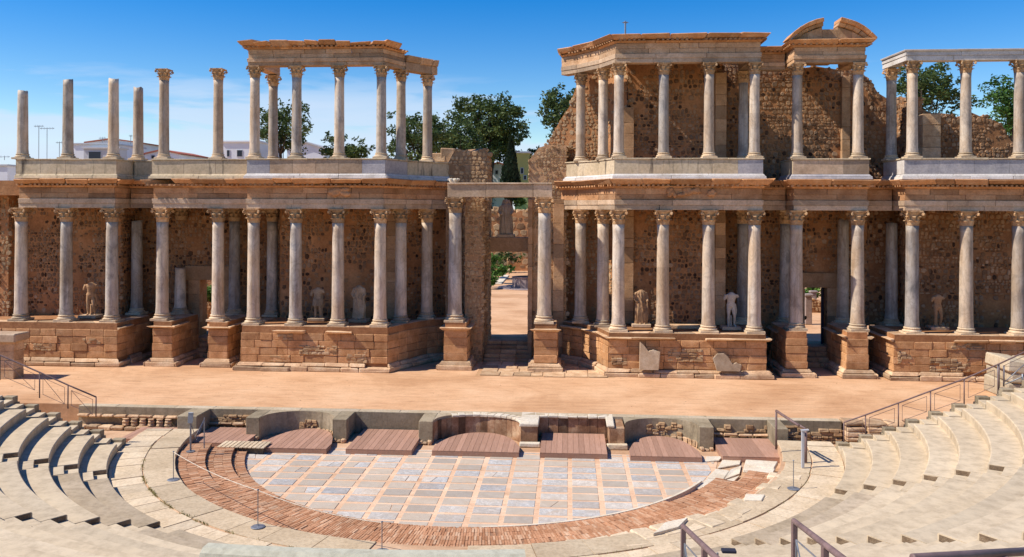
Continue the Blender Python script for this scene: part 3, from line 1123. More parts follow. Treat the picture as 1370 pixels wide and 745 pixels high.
# ---- three low brick steps round the pavement
rings = [(9.15, 9.62, -0.78), (9.62, 10.52, -0.64), (10.52, 11.5, -0.51)]
br = random.Random(8)
for q, (r0, r1, zt) in enumerate(rings):
    mb, bk = MB(), MB()
    ang0, ang1 = (44.0, 27.0, 21.5)[q], 168.5
    ring(mb, r0 + 0.012, r1 + 0.3, ang0, ang1, -0.91, zt - 0.016, 60, 0.0)
    st_ = tag(mb.build('brick_step', 'brickjoint'), kind='structure')
    rr = r0
    n = int(math.radians(ang1 - ang0) * (r0 + r1) / 2 / 0.078)
    jit_ = [br.uniform(-0.1, 0.1) for _ in range(n)]
    while rr < r1 - 0.02:
        ln = min(0.31, r1 - rr)
        for k in range(n):
            a = ang0 + (ang1 - ang0) * (k + 0.5 + jit_[k] + br.uniform(-0.06, 0.06)) / n
            if a < 40 and br.random() < 0.12:
                continue
            hw = math.degrees(0.0315 / rr)
            zt_ = zt + br.uniform(-0.007, 0.007)
            if br.random() < 0.04:
                zt_ -= 0.025
            j = br.uniform(-0.003, 0.003)
            A, B, C_, D = pol(rr + j, a - hw), pol(rr + j, a + hw), pol(rr + ln - 0.008 + j, a + hw), pol(rr + ln - 0.008 + j, a - hw)
            lo = -0.9 if rr == r0 else zt - 0.05
            bk.add([(p[0], p[1], lo) for p in (A, B, C_, D)] + [(p[0], p[1], zt_) for p in (A, B, C_, D)],
                   [(7, 6, 5, 4), (0, 4, 5, 1), (1, 5, 6, 2), (2, 6, 7, 3), (3, 7, 4, 0)], br.random())
        rr += ln
    tag(bk.build('bricks', 'brick', st_), kind='stuff')

# ---- stone walkway round the brick steps
mb = MB()
ring(mb, 11.53, 13.7, 5, 175, -0.91, -0.40, 70, 0.0)
walk = tag(mb.build('walkway', 'sand_dark'), kind='structure')
wr = random.Random(21)
for r0, r1, n in ((11.52, 12.55, 24), (12.58, 13.63, 54)):
    a = 2.0
    while a < 176:
        da = 170 / n * wr.uniform(0.75, 1.25)
        a2 = min(a + da, 177)
        dz = wr.uniform(-0.012, 0.012)
        if a > 80 and a2 < 101:
            dz -= 0.11
        ra, rb = r0 + wr.uniform(-0.02, 0.03), r1 + wr.uniform(-0.03, 0.0)
        if a < 55 and r0 < 12:
            ra += wr.uniform(0, 0.18)
        mb = MB()
        g = math.degrees(0.012 / r0)
        ring(mb, ra, rb, a + g, a2 - g, -0.46, -0.37 + dz, 4, 0.015)
        mb.build('slab', 'slab' if r0 > 12 else 'slab_dark', walk)
        a = a2

# ---- cavea: wedges of concrete seating with stairs between them
R0, RUN, RISE, ZB = 13.65, 0.84, 0.305, -0.37
NT = 22
cr = random.Random(31)


def cut_angle(r, ycut):
    return math.degrees(math.asin(min(1, max(-1, (CY - ycut) / r))))


def seating(name_label, a0, a1, cut=None):
    """cut = ('right'|'left', y): that end stops at a plane parallel to the stage."""
    mid = (a0 + a1) / 2
    loc = pol(R0, mid, ZB)
    t = thing('seating_wedge', name_label, 'seating', loc, 'concrete seating wedges of the theatre')
    for k in range(NT):
        r = R0 + k * RUN
        b0, b1 = a0, a1
        w = math.degrees(0.5 / r)
        b0, b1 = a0 + w, a1 - w
        if cut and cut[0] == 'right':
            b0 = cut_angle(r, cut[1]) + math.degrees(0.75 / r)
        if cut and cut[0] == 'left':
            b1 = 180 - cut_angle(r, cut[1]) - math.degrees(0.75 / r)
        mb = MB()
        z = ZB + (k + 1) * RISE
        ring(mb, r, r + RUN + 0.03, b0, b1, z - RISE - 0.25, z + cr.uniform(-0.006, 0.006), max(6, int((b1 - b0) / 1.6)), 0.03)
        mb.build('seat_tier', 'seat_old' if k < 2 and not cut else 'concrete', t)
        for e_, sg in ((b0, -1), (b1, 1)):
            if k > 15:
                continue
            da = math.degrees(0.008 / r) * sg
            A, B = pol(r + 0.04, e_), pol(r + RUN * 0.52, e_)
            C_, D = pol(r + RUN * 0.52, e_ + da), pol(r + 0.04, e_ + da)
            q4 = [A, B, C_, D] if sg < 0 else [D, C_, B, A]
            mb = MB()
            hexa(mb, [(p[0], p[1], z - 0.19) for p in q4] + [(p[0], p[1], z - 0.025) for p in q4], 0, 0)
            mb.build('end_face', 'aggregate', t)
    return t


def stairs(label, a, n, width=0.94, cut=None):
    loc = pol(R0, a if a is not None else (cut_angle(R0, cut[1]) if cut[0] == 'right' else 180 - cut_angle(R0, cut[1])), ZB)
    t = thing('stairway', label, 'stairs', loc, 'stairways between the seating wedges')
    for k in range(n):
        for h in (0, 1):
            r = R0 + k * RUN + h * RUN / 2
            z = ZB + k * RISE + (h + 1) * RISE / 2
            if cut:
                ca = cut_angle(r + 0.2, cut[1])
                w = math.degrees(0.7 / r)
                b0, b1 = (ca, ca + w) if cut[0] == 'right' else (180 - ca - w, 180 - ca)
            else:
                w = math.degrees(width / 2 / r)
                b0, b1 = a - w, a + w
            mb = MB()
            ring(mb, r, r + RUN / 2 + 0.02, b0, b1, z - 0.45, z, 3, 0.012)
            mb.build('step', 'concrete', t)
    return t


CUT_L, CUT_R = 30.4, 32.1
aisles = [32.5, 57.3, 81.0, 99.0, 122.7, 147.5]
seating('seating wedge with curved pale tiers at the right end, below the long handrail', 8, 32.5, ('right', CUT_R))
seating('broad sunlit seating wedge seen from above behind the two handrail posts on the right', 32.5, 57.3)
seating('low seating wedge behind the nearest handrails at the bottom of the view', 57.3, 81.0)
seating('seating wedge at the very bottom centre, behind the smooth pale parapet', 81.0, 99.0)
seating('seating wedge at the lower left, its tiers merging into one sunny yellowish slope', 99.0, 122.7)
seating('sunlit seating wedge on the left, between the two flights with dark step sides', 122.7, 147.5)
seating('concrete seating wedge on the left, its curved tiers throwing dark shadow bands', 147.5, 165, ('left', CUT_L))
stairs('stairway of half steps below the curved tiers on the right', 32.5, NT)
stairs('stairway of small steps running past the two handrail posts at lower right', 57.3, NT)
stairs('short stairway beside the pale parapet at the bottom centre', 81.0, 8)
stairs('short stairway hidden behind the left end of the pale parapet', 99.0, 8)
stairs('stairway of small steps with dark sides along the bottom left', 122.7, NT)
stairs('stairway with dark step openings at the foot of the shadow-banded tiers on the left', 147.5, NT)
stairs('end stairway along the right edge of the seating, under the long handrail', None, 14, cut=('right', CUT_R))
stairs('end stairway along the left edge of the seating, beside the sloping handrail', None, 14, cut=('left', CUT_L))


# stepped retaining walls that close the two ends of the seating
def end_wall(label, side, ycut):
    r_first = R0
    sgn = 1 if side == 'right' else -1
    x_first = CX + sgn * math.cos(math.radians(cut_angle(R0, ycut))) * R0
    t = thing('retaining_wall', label, 'wall', (x_first, ycut, -0.9), 'end walls of the seating')
    for k in range(16):
        r0, r1 = R0 + k * RUN, R0 + (k + 1) * RUN
        xa = CX + sgn * math.sqrt(r0 * r0 - (CY - ycut) ** 2)
        xb = CX + sgn * math.sqrt(r1 * r1 - (CY - ycut) ** 2)
        z = ZB + (k + 1) * RISE
        xm = xa + (xb - xa) * 0.52
        b = block('wall_step', min(xa, xb), max(xa, xb) - 0.006, ycut + 0.02, ycut + 0.42, -0.92, z - 0.305, 'oldconcrete', t, 0.004, 0.015)
        block('kerb', min(xa, xm), max(xa, xm) - 0.01, ycut + 0.004, ycut + 0.30, z - 0.30, z - 0.05, 'oldconcrete', t, 0.004, 0.015)
    return t


end_wall('stepped wall with dark kerbs ending the seating on the right, under the long handrail', 'right', CUT_R)
end_wall('stepped dark-edged wall ending the seating on the left, under the sloping handrail', 'left', CUT_L)

# ---- smooth curved parapet in front of the viewer
mb = MB()
RP, zt = 22.15, 3.8
prof = [(-0.20, -1.6), (-0.20, -0.14), (-0.16, -0.05), (-0.08, 0.0), (0.08, 0.0), (0.16, -0.05), (0.20, -0.14), (0.20, -1.6)]
a0, a1, n = 82.5, 94.3, 30
V, Fs = [], []
for i in range(n + 1):
    a = a0 + (a1 - a0) * i / n
    for dr, dz in prof:
        V.append(pol(RP + dr, a, zt + dz))
k = len(prof)
for i in range(n):
    for j in range(k - 1):
        Fs.append((i * k + j, i * k + j + 1, (i + 1) * k + j + 1, (i + 1) * k + j))
Fs += [tuple(range(k))[::-1], tuple(n * k + j for j in range(k))]
mb.add(V, Fs)
tag(mb.build('parapet', 'parapetgreen'), 'smooth pale greenish curved parapet with rounded top at the bottom edge', 'parapet')

# ---- stage front (pulpitum): piers, square niches, curved niches
YF, YB = 33.6, 34.95
pul = thing('stage_front_wall', 'low concrete wall of square and curved niches along the front of the sandy stage', 'wall', (-3, YB, -0.9))


def xf(px, py=580):
    return SV(px, py, YF)[0]


def xb_(px, py=555):
    return SV(px, py, YB)[0]


piers = [(237, 263), (329, 347), (445, 464), (560, 579), (697, 719), (815, 836), (936, 955), (1037, 1055)]
PX = [(xf(a), xf(b)) for a, b in piers]
pr = random.Random(77)


def rough_courses(mb, a, b, z0, z1, rng, out_=0.10):
    """Irregular broken stones in ragged courses against the face from a to b."""
    a, b = Vector(a), Vector(b)
    d = b - a
    L = d.length
    d.normalize()
    nr = Vector((d.y, -d.x))
    z = z0
    while z < z1:
        h = rng.uniform(0.08, 0.17)
        s = -rng.uniform(0, 0.2)
        while s < L:
            w = rng.uniform(0.14, 0.48)
            if rng.random() < 0.86 - 0.25 * (z - z0) / max(0.1, z1 - z0):
                o = out_ * rng.uniform(0.3, 1.2)
                p, q = a + d * max(0, s), a + d * min(L, s + w - 0.012)
                if (q - p).length > 0.04:
                    hexa(mb, [(p.x + nr.x * o, p.y + nr.y * o, z), (q.x + nr.x * o, q.y + nr.y * o, z), (q.x - nr.x * .05, q.y - nr.y * .05, z), (p.x - nr.x * .05, p.y - nr.y * .05, z),
                              (p.x + nr.x * o * .8, p.y + nr.y * o * .8, z + h - .01), (q.x + nr.x * o * .8, q.y + nr.y * o * .8, z + h - .01), (q.x - nr.x * .05, q.y - nr.y * .05, z + h - .01), (p.x - nr.x * .05, p.y - nr.y * .05, z + h - .01)],
                         0.022, 0.02, rng, rng.random())
            s += w
        z += h

for i, (a, b) in enumerate(PX):
    if i == 4:      # marble-faced pier
        block('pier', a, b, YF, YB + 0.5, -0.9, -0.13, 'brownmarble', pul, 0.008, 0.015, pr)
        block('pier_cap', a - 0.06, b + 0.05, YF - 0.05, YB + 0.5, -0.126, 0.012, 'whitestone', pul, 0.012, 0.03, pr)
        block('pier_foot', a - 0.05, b + 0.12, YF - 0.24, YF - 0.005, -0.9, -0.72, 'whitestone', pul, 0.015, 0.03, pr)
    elif i == 5:
        block('pier', a, b, YF, YB + 0.5, -0.9, -0.10, 'brownmarble', pul, 0.012, 0.02, pr)
        block('pier_cap', a - 0.10, a + 0.22, YF - 0.02, YB + 0.4, -0.096, 0.01, 'whitestone', pul, 0.015, 0.03, pr)
        block('pier_foot', a - 0.1, b + 0.1, YF - 0.26, YF - 0.005, -0.9, -0.70, 'slab', pul, 0.03, 0.04, pr)
    else:
        block('pier', a, b, YF, YB + 0.5, -0.86, 0.01, 'oldconcrete', pul, 0.008, 0.02, pr)
        for q in range(3):
            w_ = (b - a) / 3
            block('foot_stone', a + q * w_ + .01, a + (q + 1) * w_ - .01, YF - 0.14 - pr.uniform(0, .1), YF - 0.005, -0.9, -0.74 - pr.uniform(0, .08), 'podium_pale', pul, 0.025, 0.03, pr)
# coping strip along the stage edge
xl, xr = xb_(105), xb_(1126)
cuts = [xl] + [xl + (xr - xl) * (i + pr.uniform(-.2, .2)) / 16 for i in range(1, 16)] + [xr]
for a, b in zip(cuts, cuts[1:]):
    block('coping', a + .004, b - .004, YB + 0.02, YB + 0.44, -0.2, 0.016, 'coping', pul, 0.006, 0.012, pr)
niche_r = [(PX[0][1], PX[1][0], 0), (PX[2][1], PX[3][0], 1), (PX[4][1], PX[5][0], 2), (PX[6][1], PX[7][0], 3)]
for a, b, kd in niche_r:
    if kd == 2:
        n = 7
        for q in range(n):
            x0, x1 = a + (b - a) * q / n, a + (b - a) * (q + 1) / n
            block('marble_panel', x0 + .006, x1 - .006, YB, YB + 0.018 + 0.3, -0.9, -0.085, 'brownmarble', pul, 0.006, 0.008, pr)
            block('cornice_stone', x0 + .006, x1 - .006, YB - 0.08, YB + 0.3, -0.081, 0.02, 'whitestone', pul, 0.016, 0.025, pr)
    else:
        block('niche_wall', a, b, YB, YB + 0.3, -0.9, 0.006, 'oldconcrete', pul, 0.004, 0.01, pr)
        if kd in (0, 3):
            st = MB()
            rough_courses(st, (a, YB), (b, YB), -0.9, -0.24, pr)
            tag(st.build('rough_masonry', 'rubble_pale', pul), kind='stuff')
            for q in range(4):
                w_ = (b - a) / 4
                block('ledge_stone', a + q * w_ + .02, a + (q + 1) * w_ - .02, YB - 0.26, YB - 0.12, -0.62, -0.53, 'podium_pale', pul, 0.03, 0.03, pr)


def curved_niche(a, b, kd):
    """Wall round a niche that is a flat half ellipse in plan."""
    n = 18
    xc, hw = (a + b) / 2, (b - a) / 2
    dep = YB - 0.05 - YF
    arc = [(xc - hw * math.cos(math.pi * i / n), YF + dep * math.sin(math.pi * i / n) ** 0.8) for i in range(n + 1)]
    if kd == 1:
        for i in range(0, n):
            (x0, y0), (x1, y1) = arc[i], arc[i + 1]
            mb = MB()
            hexa(mb, [(x0, y0, -0.9), (x1, y1, -0.9), (x1, YB + 0.1, -0.9), (x0, YB + 0.1, -0.9), (x0, y0, -0.09), (x1, y1, -0.09), (x1, YB + 0.1, -0.09), (x0, YB + 0.1, -0.09)], 0.0, 0.006, pr)
            mb.build('marble_panel', 'brownmarble', pul)
            dx, dy = (x1 - x0), (y1 - y0)
            l_ = math.hypot(dx, dy)
            nx, ny = dy / l_ * 0.05, -dx / l_ * 0.05
            mb = MB()
            z1 = 0.018
            w_ = 0.35
            if i >= 5:
                hexa(mb, [(x0 + nx, y0 + ny, -0.086), (x1 + nx, y1 + ny, -0.086), (x1 - nx * w_ * 20, max(y1, y1 - ny * w_ * 20), -0.086), (x0 - nx * w_ * 20, max(y0, y0 - ny * w_ * 20), -0.086),
                          (x0 + nx, y0 + ny, z1), (x1 + nx, y1 + ny, z1), (x1 - nx * w_ * 20, max(y1, y1 - ny * w_ * 20), z1), (x0 - nx * w_ * 20, max(y0, y0 - ny * w_ * 20), z1)], 0.01, 0.02, pr)
                mb.build('cornice_stone', 'whitestone', pul)
        V = [(x, y + .06, -0.088) for x, y in arc] + [(x, y + 0.06, 0.008) for x, y in arc] + [(x, YB + 0.2, 0.008) for x, y in arc]
        m_ = n + 1
        Fs = [(i, i + 1, m_ + i + 1, m_ + i) for i in range(n)] + [(m_ + i, m_ + i + 1, 2 * m_ + i + 1, 2 * m_ + i) for i in range(n)]
        mb = MB()
        mb.add(V, Fs)
        mb.build('niche_top', 'coping', pul)
        return
    mb = MB()
    m_ = n + 1
    V = [(x, y, -0.9) for x, y in arc] + [(x, y, 0.0) for x, y in arc] + [(x, YB + 0.2, 0.006) for x, y in arc]
    Fs = [(i, i + 1, m_ + i + 1, m_ + i) for i in range(n)] + [(m_ + i, m_ + i + 1, 2 * m_ + i + 1, 2 * m_ + i) for i in range(n)]
    mb.add(V, Fs)
    mb.build('curved_niche_wall', 'oldconcrete', pul)
    st = MB()
    k0 = 8 if kd == 0 else 7
    for i in range(k0, k0 + (3 if kd == 0 else 6)):
        rough_courses(st, arc[i], arc[i + 1], -0.9, -0.22 if kd else -0.45, pr, 0.08)
    tag(st.build('rough_masonry', 'rubble_pale', pul), kind='stuff')
    for i in range(11, 17):
        (x0, y0), (x1, y1) = arc[i], arc[i + 1]
        mb = MB()
        hexa(mb, [(x0, y0 - .16, -0.9), (x1 - .03, y1 - .16, -0.9), (x1 - .03, y1 - .01, -0.9), (x0, y0 - .01, -0.9), (x0, y0 - .16, -0.66), (x1 - .03, y1 - .16, -0.66), (x1 - .03, y1 - .01, -0.66), (x0, y0 - .01, -0.66)], 0.02, 0.03, pr)
        mb.build('ledge_stone', 'podium_pale', pul)


curved_niche(PX[1][1], PX[2][0], 0)
curved_niche(PX[3][1], PX[4][0], 1)
curved_niche(PX[5][1], PX[6][0], 2)
# left stretch: long rough wall with a row of carved stones ; right stretch: rubble courses
xa, xb2 = xb_(105), PX[0][0]
block('niche_wall', xa, xb2, YB, YB + 0.3, -0.9, 0.006, 'oldconcrete', pul, 0.004, 0.01, pr)
for q in range(9):
    w_ = (xb2 - xa) / 9
    block('ledge_stone', xa + q * w_ + .02, xa + (q + 1) * w_ - .02, YB - 0.2, YB - 0.01, -0.42, -0.31, 'podium_pale', pul, 0.03, 0.04, pr)
    block('ledge_stone', xa + q * w_ + .02, xa + (q + 1) * w_ - .02, YB - 0.45, YB - 0.02, -0.9, -0.74, 'podium_pale', pul, 0.03, 0.04, pr)
for q in range(6):
    x0 = SV(168 + q * 11.3, 567, YB - 0.25)[0]
    m_ = MB()
    lathe(m_, [(0.13, -0.735), (0.16, -0.70), (0.12, -0.62), (0.145, -0.55), (0.10, -0.48), (0.14, -0.435), (0.12, -0.425)], 9, (x0, YB - 0.22, 0), 0.9, 0.12, pr)
    m_.build('carved_stone', 'podium_pale', pul)
xa, xb2 = PX[7][1], xb_(1126)
block('niche_wall', xa, xb2, YB, YB + 0.3, -0.9, 0.006, 'oldconcrete', pul, 0.004, 0.01, pr)
st = MB()
rough_courses(st, (xa, YB), (xb2, YB), -0.9, -0.2, pr)
tag(st.build('rough_masonry', 'rubble_pale', pul), kind='stuff')
x0 = xb_(1126)
for q in range(5):
    for w_ in range(3):
        block('rough_block', x0 + w_ * 0.85 + pr.uniform(0, .1), x0 + w_ * 0.85 + 0.8, YB - 0.5 + q * 0.02 + pr.uniform(-.1, .1), YB + 0.4, -0.9 + q * 0.2, -0.72 + q * 0.2 - 0.015, 'podium_pale', pul, 0.03, 0.04, pr)


# ---- brown timber decks in front of the niches
def deck(label, x0, x1, y0, y1, zt, n, arc=False, skew=0.0):
    """Platform of boards that run front to back on a fascia frame; arc = half-round back edge."""
    t = thing('timber_deck', label, 'deck', ((x0 + x1) / 2, y0, -0.9), 'brown timber decks before the stage front')
    w = (x1 - x0) / n
    xc, hw = (x0 + x1) / 2, (x1 - x0) / 2
    base = y0 + (y1 - y0) * 0.22
    for k in range(n):
        a, b = x0 + k * w + 0.003, x0 + (k + 1) * w - 0.003

        def yb(x):
            if not arc:
                return y1
            u = min(0.999, abs(x - xc) / (hw * 0.94))
            return base + (y1 - base) * math.sqrt(1 - u * u)
        mb = MB()
        sa, sb = skew * (a - x0), skew * (b - x0)
        ya, yb2 = yb(a), yb(b)
        if arc and min(ya, yb2) - y0 < 0.05:
            continue
        hexa(mb, [(a, y0 + sa, zt - 0.03), (b, y0 + sb, zt - 0.03), (b, yb2 + sb, zt - 0.03), (a, ya + sa, zt - 0.03),
                  (a, y0 + sa, zt), (b, y0 + sb, zt), (b, yb2 + sb, zt), (a, ya + sa, zt)], 0.0015, 0.004, pr)
        mb.build('board', 'deck', t)
    mb = MB()
    s1 = skew * (x1 - x0)
    hexa(mb, [(x0, y0 + 0.002, -0.9), (x1, y0 + s1 + .002, -0.9), (x1, y0 + s1 + 0.06, -0.9), (x0, y0 + 0.06, -0.9),
              (x0, y0 + .002, zt - 0.033), (x1, y0 + s1 + .002, zt - 0.033), (x1, y0 + s1 + 0.06, zt - 0.033), (x0, y0 + 0.06, zt - 0.033)], 0, 0.006)
    mb.build('fascia', 'deck', t)
    for x in (x0 + .002, x1 - 0.062):
        ys = base if arc else y1
        s = skew * (x - x0)
        mb = MB()
        hexa(mb, boxc(x, x + 0.06, y0 + 0.064 + s, ys + s, -0.9, zt - 0.033), 0, 0.004)
        mb.build('fascia', 'deck', t)
    return t


ZD = -0.69


def dx(px, py):
    return GR(px, py, ZD)


def dk(label, pl, pr_, n, back, arc=False, zt=ZD, yoff=0.0):
    (xa, ya), (xb3, yb3) = GR(*pl, zt), GR(*pr_, zt)
    y0 = (ya + yb3) / 2 + yoff
    deck(label, xa, xb3, y0, back, zt, n, arc)


dk('plain brown deck at the far left, below the row of carved stones', (160, 586.5), (237, 588), 10, 34.4)
dk('brown deck before the leftmost square niche, beside the grey sign post', (252, 590), (325, 594), 10, 34.62)
dk('half-round brown deck in the left curved niche', (341, 598.5), (437, 600), 13, YB - 0.2, True)
dk('square brown deck between the left and the middle curved niches', (462, 600.5), (551, 602), 12, 34.86)
dk('half-round brown deck in the middle niche lined with brown marble', (578, 602), (694, 605.5), 15, YB - 0.25, True)
dk('square brown deck before the niche wall of brown marble panels', (722, 605.5), (812.7, 607), 12, 34.86)
dk('half-round brown deck in the right curved niche', (843, 608.5), (940, 612.5), 13, YB - 0.2, True)
dk('plain brown deck at the right end of the stage front', (968, 612), (1048, 610), 10, 34.7)
# pale board bridge at the left end of the brick steps
t = thing('board_bridge', 'pale slatted board bridge over the left end of the brick steps', 'boardwalk', (*GR(300, 602, -0.48), -0.6))
for k in range(11):
    xa, ya = GR(284 + k * 5.4, 601.2 + k * 0.5, -0.6)
    mb = MB()
    hexa(mb, [(xa, 31.5, -0.65), (xa + .14, 31.5, -0.65), (xa + .14, 32.35, -0.65), (xa, 32.35, -0.65), (xa, 31.5, -0.61), (xa + .14, 31.5, -0.61), (xa + .14, 32.35, -0.61), (xa, 32.35, -0.61)], 0.004, 0.006, pr)
    mb.build('plank', 'slab', t)
for y_ in (31.62, 32.15):
    xa, xb3 = GR(285, 601, -0.6)[0], GR(341, 606, -0.6)[0]
    block('bearer', xa, xb3, y_, y_ + 0.08, -0.9, -0.655, 'darkslab', t, 0, 0.005)


# ================================================================== THE STAGE BUILDING
def podium(label, pts, top=2.35, seed=0, cap_skip=0.3, pedestal=False, back=47.2, ground=0.0, core_pts=None, group='masonry podiums under the lower columns', name='podium', cat='podium', patches=()):
    rng = random.Random(seed)
    cx = sum(p[0] for p in pts) / len(pts)
    cy = sum(p[1] for p in pts) / len(pts)
    t = thing(name, label, cat, (cx, cy, ground), group)
    h = top - ground
    f = h / 2.35
    course(t, 'base_block', pts, ground, ground + 0.24 * f, 0.34, 0.33, 0.2, 1.3, 'podium_pale', rng, 0.03, 0.04, tilt=0.06, skip=0.0)
    course(t, 'base_block', pts, ground + 0.244 * f, ground + 0.42 * f, 0.24, 0.12, 0.2, 1.1, 'podium_pale', rng, 0.025, 0.04, tilt=0.05, skip=0.05)
    zs = [0.424, 0.80, 1.20, 1.60, 1.98]
    for a, b in zip(zs, zs[1:]):
        course(t, 'block', pts, ground + a * f, ground + (b - 0.006) * f, 0.0, 0.0, 0.3, 0.85, 'podium', rng, 0.011, 0.022, gap=0.008, tilt=0.022)
    course(t, 'cap_slab', pts, ground + 1.985 * f, ground + 2.12 * f, 0.10, 0.26, 0.3, 1.5, 'podium_pale', rng, 0.025, 0.03, skip=cap_skip, tilt=0.03)
    course(t, 'plinth_block', pts, ground + 2.125 * f, top, -0.06, -0.06, 0.7, 1.2, 'podium_pale', rng, 0.01, 0.02)
    for i, q0, q1, pz0, pz1 in patches:
        st = MB()
        A, B = Vector(pts[i]), Vector(pts[i + 1])
        nn = (B - A).normalized()
        nn = Vector((nn.y, -nn.x)) * 0.012
        rough_courses(st, A.lerp(B, q0) + nn * 0.5, A.lerp(B, q1) + nn * 0.5, pz0, pz1 - 0.1, rng, 0.035)
        tag(st.build('rubble_patch', 'rubble_pale', t), kind='stuff')
    P, Mi = mitres(pts)
    inner = [tuple(p - m_ * 0.05) for p, m_ in zip(P, Mi)]
    mb = MB()
    n = len(inner)
    z1 = top - 0.02
    V = [(x, y, ground) for x, y in inner] + [(x, y, z1) for x, y in inner]
    e0, e1 = inner[0], inner[-1]
    extra = [(e1[0], back), (e0[0], back)]
    if back is not None:
        V = [(x, y, ground) for x, y in inner + extra] + [(x, y, z1) for x, y in inner + extra]
        n += 2
    Fs = [tuple(range(n))[::-1], tuple(range(n, 2 * n))] + [(i, (i + 1) % n, n + (i + 1) % n, n + i) for i in range(n)]
    mb.add(V, Fs)
    mb.build('core', 'mortar', t)
    return t


def X4(px, Y):
    return XP(px, Y, 440)


# podiums: outer left, front left, front right, outer right
podium('long low brown masonry podium at the far left under three columns',
       [(X4(-60, 43.9), 43.9), (X4(157, 43.9), 43.9), (X4(157, 43.9) + 0.12, 47.3)], 2.35, 1, 0.55, patches=((0, 0.4, 0.6, 0.8, 1.2), (0, 0.78, 0.9, 1.2, 1.6)))
podium('masonry podium left of the central doorway, its right flank curving back',
       [(X4(322, 43.6), 46.9), (X4(322, 43.6), 43.6), (X4(519, 43.6), 43.6), (X4(546, 45.3), 45.3), (X4(572, 46.8), 46.8), (X4(603, 47.7), 47.7)], 2.35, 2, 0.5, back=47.9, patches=((1, 0.40, 0.66, 0.86, 1.4), (1, 0.72, 0.86, 0.45, 1.05), (1, 0.2, 0.34, 0.45, 0.8), (1, 0.25, 0.36, 1.6, 1.95)))
podium('masonry podium right of the central doorway, pale marble fragments leaning against it',
       [(X4(752, 47.6), 47.6), (X4(779, 46.7), 46.7), (X4(801, 45.2), 45.2), (X4(814, 43.55), 43.55), (X4(1026, 43.55), 43.55), (X4(1026, 43.55), 46.9)], 2.25, 3, 0.02, back=47.9, patches=((3, 0.38, 0.6, 0.8, 1.5), (3, 0.02, 0.12, 0.45, 1.1), (3, 0.74, 0.84, 0.45, 0.75)))
podium('brown masonry podium at the far right under the bluish column',
       [(X4(1196, 43.85) - 0.1, 47.3), (X4(1196, 43.85), 43.85), (X4(1440, 43.85), 43.85)], 2.3, 4, 0.5, patches=((1, 0.02, 0.10, 0.8, 1.5), (1, 0.2, 0.42, 0.45, 1.1), (1, 0.3, 0.5, 1.55, 1.9)))


def pedestal(label, px, w, y0, y1, top, seed):
    x = X4(px, y0)
    return podium(label, [(x - w / 2, y1), (x - w / 2, y0), (x + w / 2, y0), (x + w / 2, y1)], top, seed, 0.35, back=y1, name='pedestal', cat='pedestal', group='tall pedestals beside the doorways')


pedestal('tall brown pedestal left of the small left doorway', 217, 1.12, 44.3, 47.6, 2.42, 11)
pedestal('tall brown pedestal right of the small left doorway', 291.5, 1.12, 44.3, 47.6, 2.42, 12)
pedestal('tall block pedestal left of the central doorway', 609.5, 1.25, 44.65, 46.6, 2.5, 13)
pedestal('tall block pedestal right of the central doorway', 730, 1.25, 44.5, 46.6, 2.5, 14)
pedestal('tall brown pedestal left of the small right doorway', 1066, 1.12, 44.2, 47.6, 2.35, 15)
pedestal('tall brown pedestal right of the small right doorway', 1147.5, 1.12, 44.2, 47.6, 2.35, 16)

# ---- rubble walls
LW = 47.1
xA, xB, xC, xD = X4(183, 48.9), X4(374, LW), X4(524, LW), X4(652, 47.9)
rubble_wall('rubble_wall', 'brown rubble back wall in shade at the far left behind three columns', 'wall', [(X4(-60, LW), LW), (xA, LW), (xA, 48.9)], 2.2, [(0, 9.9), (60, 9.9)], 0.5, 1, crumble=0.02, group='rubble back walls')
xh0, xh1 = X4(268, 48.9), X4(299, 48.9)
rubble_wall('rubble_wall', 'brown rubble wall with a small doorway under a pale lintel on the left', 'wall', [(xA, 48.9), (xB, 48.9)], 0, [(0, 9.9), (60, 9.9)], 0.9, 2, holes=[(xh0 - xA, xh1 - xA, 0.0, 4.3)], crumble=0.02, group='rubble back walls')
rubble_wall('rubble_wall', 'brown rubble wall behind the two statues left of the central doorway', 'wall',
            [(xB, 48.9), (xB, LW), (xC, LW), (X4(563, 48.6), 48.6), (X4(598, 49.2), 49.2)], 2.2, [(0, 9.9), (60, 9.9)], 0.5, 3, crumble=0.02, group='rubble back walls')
x0, x1 = X4(596, 47.9), X4(651, 47.9)
rubble_wall('ruined_tower', 'ruined rubble wall stump left of the central doorway, rising above the beam', 'wall',
            [(x0, 47.9), (x1, 47.9), (x1, 50.4)], 0, [(0, 11.0), (0.35, 11.3), (0.5, 12.2), (x1 - x0, 12.0), (x1 - x0 + 3, 11.5)], 1.2, 4, cell=0.25, crumble=0.3, mat='rubble_pale', core='sandwall', group='ruined wall stumps of the central doorway')
xr0, xr1, xr2 = X4(707, 47.9), X4(719, 47.9), X4(757, 47.9)
rubble_wall('ruined_tower', 'ruined rubble wall stump right of the central doorway, stepping up to the right', 'wall',
            [(xr0, 50.4), (xr0, 47.9), (xr2, 47.9)], 0, [(0, 11.4), (2.5, 11.5), (2.5 + (xr1 - xr0) - .02, 11.6), (2.5 + (xr1 - xr0), 12.2), (2.5 + (xr2 - xr0), 12.3)], 1.2, 5, cell=0.25, crumble=0.25, mat='rubble_pale', core='sandwall', group='ruined wall stumps of the central doorway')
